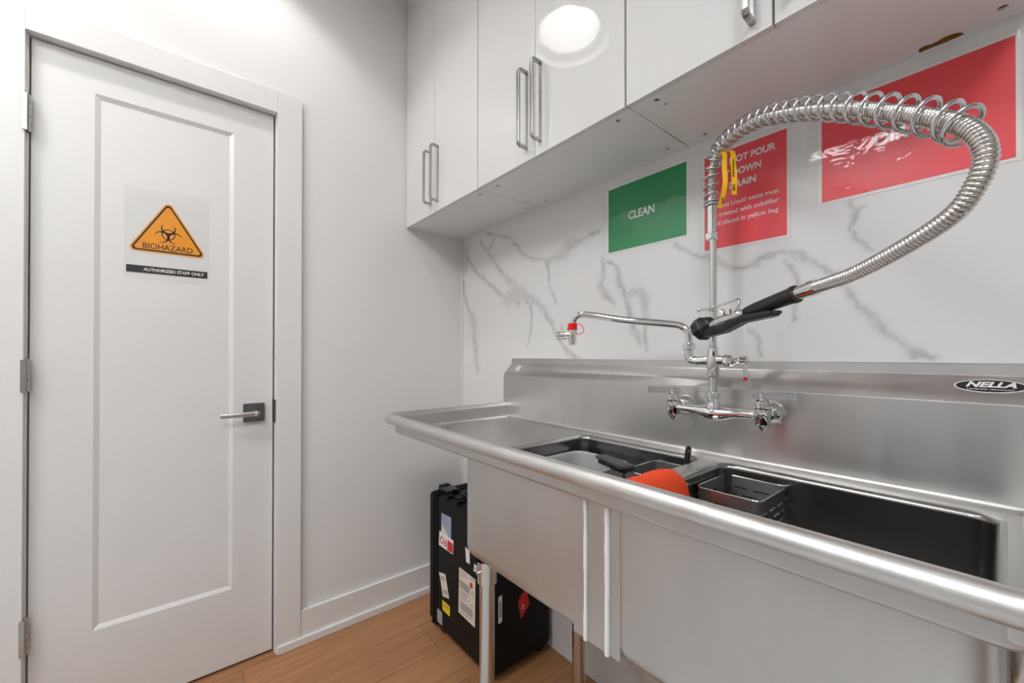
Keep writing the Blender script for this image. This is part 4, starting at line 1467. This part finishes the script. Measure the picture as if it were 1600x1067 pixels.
add_lathe(bm, [(-0.012, 0.0), (-0.010, 0.012), (-0.002, 0.022), (0.004, 0.024), (0.003, 0.0225), (-0.002, 0.020), (-0.009, 0.0)], (1.215, -0.175, BZ + 0.0165), Z, 20, caps=False)
obj('steel_bowl', bm, CHROME, lt)

# orange cloth folded over the divider between the bowls
bm = NB()
nu, nv = 44, 26
dvx, dvz = 1.303, ZD
CP = [(1.2620, 0.812), (1.2655, 0.835), (1.2710, 0.858), (1.2830, 0.8740), (1.300, 0.8790), (1.314, 0.8780), (1.327, 0.8690), (1.3385, 0.852), (1.3465, 0.828), (1.3505, 0.795)]
CS = resample(spline([(x, 0, z) for x, z in CP], 0.002), 0.0012)
def cloth(u, v):
    """u across the divider -1..1, v along it 0..1 (towards the viewer)"""
    k = (u + 1) / 2 * (len(CS) - 1)
    i = min(len(CS) - 2, max(0, int(k)))
    p_ = CS[i].lerp(CS[i + 1], k - i)
    yy = -0.292 - 0.165 * v
    fold = 0.0035 * math.sin(v * 7.0 + u * 2.0) * (1 - 0.5 * u)
    return V((p_.x + 0.003 * noise.noise(V((u * 2.4, v * 2.2, 3.1))), yy + 0.005 * noise.noise(V((u * 3, v, 1.3))) ,
              p_.z + abs(fold) + 0.0025 * noise.noise(V((u * 4, v * 5, 9.7)))))
top, bot = [], []
for j in range(nv + 1):
    ra, rb = [], []
    for i in range(nu + 1):
        u, v = -1 + 2 * i / nu, j / nv
        p_ = cloth(u, v)
        du = cloth(u + 0.02, v) - cloth(u - 0.02, v)
        dv = cloth(u, v + 0.02) - cloth(u, v - 0.02)
        n_ = dv.cross(du).normalized()
        if n_.z < 0: n_ = -n_
        e = min(1, 6 * min(1 - abs(u), v, 1 - v) + 0.15)
        fuzz = 0.0011 * noise.noise(p_ * 420)
        ra.append(bm.verts.new(p_ + n_ * (0.0042 * e + fuzz)))
        rb.append(bm.verts.new(p_ - n_ * 0.0042 * e))
    top.append(ra); bot.append(rb)
for G_ in (top, bot):
    for A, B in zip(G_, G_[1:]):
        for i in range(nu):
            face(bm, [A[i], A[i + 1], B[i + 1], B[i]])
for i in range(nu):
    face(bm, [top[0][i], top[0][i + 1], bot[0][i + 1], bot[0][i]])
    face(bm, [top[-1][i], top[-1][i + 1], bot[-1][i + 1], bot[-1][i]])
for j in range(nv):
    face(bm, [top[j][0], top[j + 1][0], bot[j + 1][0], bot[j][0]])
    face(bm, [top[j][-1], top[j + 1][-1], bot[j + 1][-1], bot[j][-1]])
tag(obj('cleaning_cloth', bm, ORANGE, smooth=80), 'orange terry cloth draped over the divider between the sink bowls', 'cloth')

# ---------------------------------------------------------------- black transport case
ca = thing('hard_case', 'black hard plastic case covered in stickers, standing under the sink', 'case', (0.45, -0.155, 0.0))
cx0, cx1, cy0, cy1, cz0, cz1 = 0.275, 0.655, -0.302, -0.012, 0.024, 0.560
bm = NB()
add_box(bm, (cx0, cy0, cz0), (cx1, cy1, cz1), 0.022, 4)
# rib along the closing edge, raised bands
add_box(bm, (cx0 + 0.001, cy0 - 0.004, cz0 + 0.004), (cx0 + 0.016, cy1 + 0.004, cz1 + 0.004), 0.004)
for xx in (0.352, 0.50):
    add_box(bm, (xx, cy0 + 0.03, cz1 - 0.006), (xx + 0.05, cy1 - 0.03, cz1 + 0.006), 0.004)
base = obj('case_base', bm, CASEM, ca, smooth=35)
bm = NB()
add_box(bm, (0.218, cy0 - 0.002, cz0 + 0.004), (0.268, cy1 + 0.002, cz1), 0.020, 4)
add_box(bm, (0.254, cy0 - 0.006, cz0 + 0.002), (0.2715, cy1 + 0.006, cz1 + 0.006), 0.004)
for zz in (0.12, 0.25, 0.38, 0.48):
    add_box(bm, (0.2145, cy0 + 0.012, zz - 0.02), (0.225, cy0 + 0.05, zz + 0.02), 0.004)
obj('case_lid', bm, CASEM, ca, smooth=35)
for yy in (cy0 + 0.055, cy1 - 0.075):
    bm = NB()
    add_box(bm, (0.246, yy - 0.028, cz1 + 0.0005), (0.325, yy + 0.028, cz1 + 0.018), 0.005)
    add_box(bm, (0.238, yy - 0.022, cz1 - 0.002), (0.262, yy + 0.022, cz1 + 0.024), 0.005)
    for k in (-1, 1):
        add_lathe(bm, [(-0.004, 0.010), (0.004, 0.010)], (0.330, yy + k * 0.018, cz1 + 0.010), Y, 14)
    obj('latch', bm, BLACKP, ca)
# folding handle on the top
bm = NB()
hy = (cy0 + cy1) / 2
add_tube(bm, spline([(0.40, hy - 0.075, cz1 + 0.004), (0.40, hy - 0.075, cz1 + 0.020), (0.402, hy - 0.060, cz1 + 0.030), (0.405, hy, cz1 + 0.032), (0.402, hy + 0.060, cz1 + 0.030), (0.40, hy + 0.075, cz1 + 0.020), (0.40, hy + 0.075, cz1 + 0.004)], 0.01), 0.009, 10)
for k in (-1, 1):
    add_box(bm, (0.38, hy + k * 0.075 - 0.012, cz1 - 0.004), (0.425, hy + k * 0.075 + 0.012, cz1 + 0.016), 0.003)
obj('carry_handle', bm, BLACKP, ca)
for k in range(4):
    bm = NB()
    add_box(bm, (0.345 + 0.075 * k, cy0 + 0.004, cz1 - 0.012), (0.362 + 0.075 * k, cy0 + 0.04, cz1 + 0.010), 0.004)
    obj('hinge_lug', bm, CASEM, ca)
for xx, yy in ((0.30, cy0 + 0.03), (0.30, cy1 - 0.03)):
    bm = NB()
    add_lathe(bm, [(-0.014, 0.020), (-0.012, 0.024), (0.012, 0.024), (0.014, 0.020)], (xx, yy, 0.024), Y, 24)
    obj('wheel', bm, BLACKR, ca)
for xx, yy in ((0.62, cy0 + 0.03), (0.62, cy1 - 0.03)):
    bm = NB()
    add_lathe(bm, [(0, 0.013), (0.026, 0.017)], (xx, yy, 0.0), Z, 16)
    obj('foot', bm, BLACKR, ca)
# stickers on the front face
def sticker(name, poly, material, y=cy0 - 0.0003):
    return flat_on(name, poly, V((0, y, 0)), X, Z, 0.0004, material, base)
def stext(body, size, x, z, material, parent, ang=0.0, width=None):
    a = math.radians(ang)
    u = X * math.cos(a) + Z * math.sin(a)
    v = -X * math.sin(a) + Z * math.cos(a)
    return text_on('sticker_print', body, size, V((x, cy0 - 0.0009, z)), u, v, material, parent, width=width, bold=0.0004)
s1 = sticker('sticker', [(0.322, 0.402), (0.400, 0.410), (0.400, 0.500), (0.325, 0.497)], BLUES)
sticker('torn_paper', [(0.328, 0.405), (0.372, 0.404), (0.378, 0.422), (0.352, 0.440), (0.330, 0.452), (0.326, 0.430)], CREAM, cy0 - 0.0008)
s2 = sticker('sticker', [(0.306, 0.363), (0.414, 0.363), (0.419, 0.418), (0.310, 0.421)], PAPER, cy0 - 0.0011)
flat_on('sticker_print', [(0.372, 0.366), (0.412, 0.366), (0.415, 0.405), (0.374, 0.406)], V((0, cy0 - 0.0016, 0)), X, Z, 0.0002, INKR, s2)
text_on('sticker_print', 'FO', 0.040, V((0.341, cy0 - 0.0018, 0.391)), -X, -Z, INKR, s2, width=0.050, bold=0.0006)
s3 = sticker('sticker', [(0.336, 0.168), (0.386, 0.180), (0.356, 0.264), (0.305, 0.252), (0.318, 0.225)], CREAM)
stext('SIZE', 0.018, 0.336, 0.240, INKG, s3, 190, 0.034)
stext('SIZE', 0.018, 0.357, 0.195, INKG, s3, 190, 0.034)
s4 = sticker('sticker', [(0.335, 0.114), (0.391, 0.114), (0.391, 0.153), (0.332, 0.153)], YELS)
flat_on('sticker_print', [(0.342, 0.137), (0.382, 0.137), (0.382, 0.143), (0.342, 0.143)], V((0, cy0 - 0.0008, 0)), X, Z, 0.0002, INKG, s4)
s5 = sticker('sticker', rtri([(0.292, 0.048), (0.332, 0.048), (0.332, 0.100), (0.292, 0.102)], 0.006), GREYS)
for k in range(4):
    flat_on('sticker_print', [(0.298, 0.058 + 0.009 * k), (0.325, 0.058 + 0.009 * k), (0.325, 0.060 + 0.009 * k), (0.298, 0.060 + 0.009 * k)], V((0, cy0 - 0.0008, 0)), X, Z, 0.0002, INKG, s5)
s6 = sticker('shipping_label', [(0.454, 0.163), (0.563, 0.160), (0.566, 0.332), (0.458, 0.334)], CREAM)
def bars(x0, x1, z0, z1, n, seed):
    rnd = random.Random(seed)
    bm = NB()
    x = x0
    while x < x1 - 0.002:
        w_ = rnd.choice((0.0012, 0.002, 0.003))
        add_prism(bm, [(x, z0), (min(x + w_, x1), z0), (min(x + w_, x1), z1), (x, z1)], V((0, cy0 - 0.0008, 0)), X, Z, 0.0002)
        x += w_ + rnd.choice((0.0012, 0.002))
    obj('barcode', bm, INKG, s6, smooth=0)
bars(0.462, 0.530, 0.262, 0.290, 20, 1)
bars(0.466, 0.550, 0.184, 0.214, 24, 2)
for k, (za, xa, xb_) in enumerate(((0.322, 0.464, 0.505), (0.314, 0.464, 0.520), (0.306, 0.464, 0.49), (0.250, 0.464, 0.525), (0.242, 0.464, 0.51), (0.234, 0.464, 0.53), (0.224, 0.464, 0.50), (0.174, 0.47, 0.54), (0.322, 0.535, 0.556), (0.275, 0.540, 0.556), (0.268, 0.540, 0.556), (0.226, 0.530, 0.556))):
    flat_on('label_line', [(xa, za), (xb_, za), (xb_, za + 0.003), (xa, za + 0.003)], V((0, cy0 - 0.0008, 0)), X, Z, 0.0002, INKG, s6)
flat_on('label_seal', circle(0.540, 0.300, 0.010), V((0, cy0 - 0.0008, 0)), X, Z, 0.0002, INKR, s6)
s7 = sticker('sticker', [(0.554, 0.357), (0.602, 0.367), (0.606, 0.386), (0.558, 0.386)], CREAM)
stext('SZ', 0.016, 0.580, 0.374, INKK, s7, 10)
sticker('sticker', [(0.506, 0.372), (0.530, 0.372), (0.528, 0.42), (0.500, 0.425)], PAPER)
# stickers on the right hand face
def rsticker(name, poly, material):
    return flat_on(name, poly, V((cx1 + 0.0003, 0, 0)), Y, Z, 0.0004, material, base)
s8 = rsticker('sticker', [(-0.268, 0.205), (-0.252, 0.208), (-0.252, 0.300), (-0.268, 0.297)], PAPER)
flat_on('sticker_print', [(-0.2635, 0.225), (-0.2565, 0.225), (-0.2565, 0.28), (-0.2635, 0.28)], V((cx1 + 0.0008, 0, 0)), Y, Z, 0.0002, INKG, s8)
s9 = rsticker('warning_diamond', [(-0.180, 0.250), (-0.165, 0.180), (-0.125, 0.220), (-0.140, 0.290)], INKR)
text_on('sticker_print', '3', 0.022, V((cx1 + 0.0009, -0.157, 0.222)), Y, Z, INKW, s9)
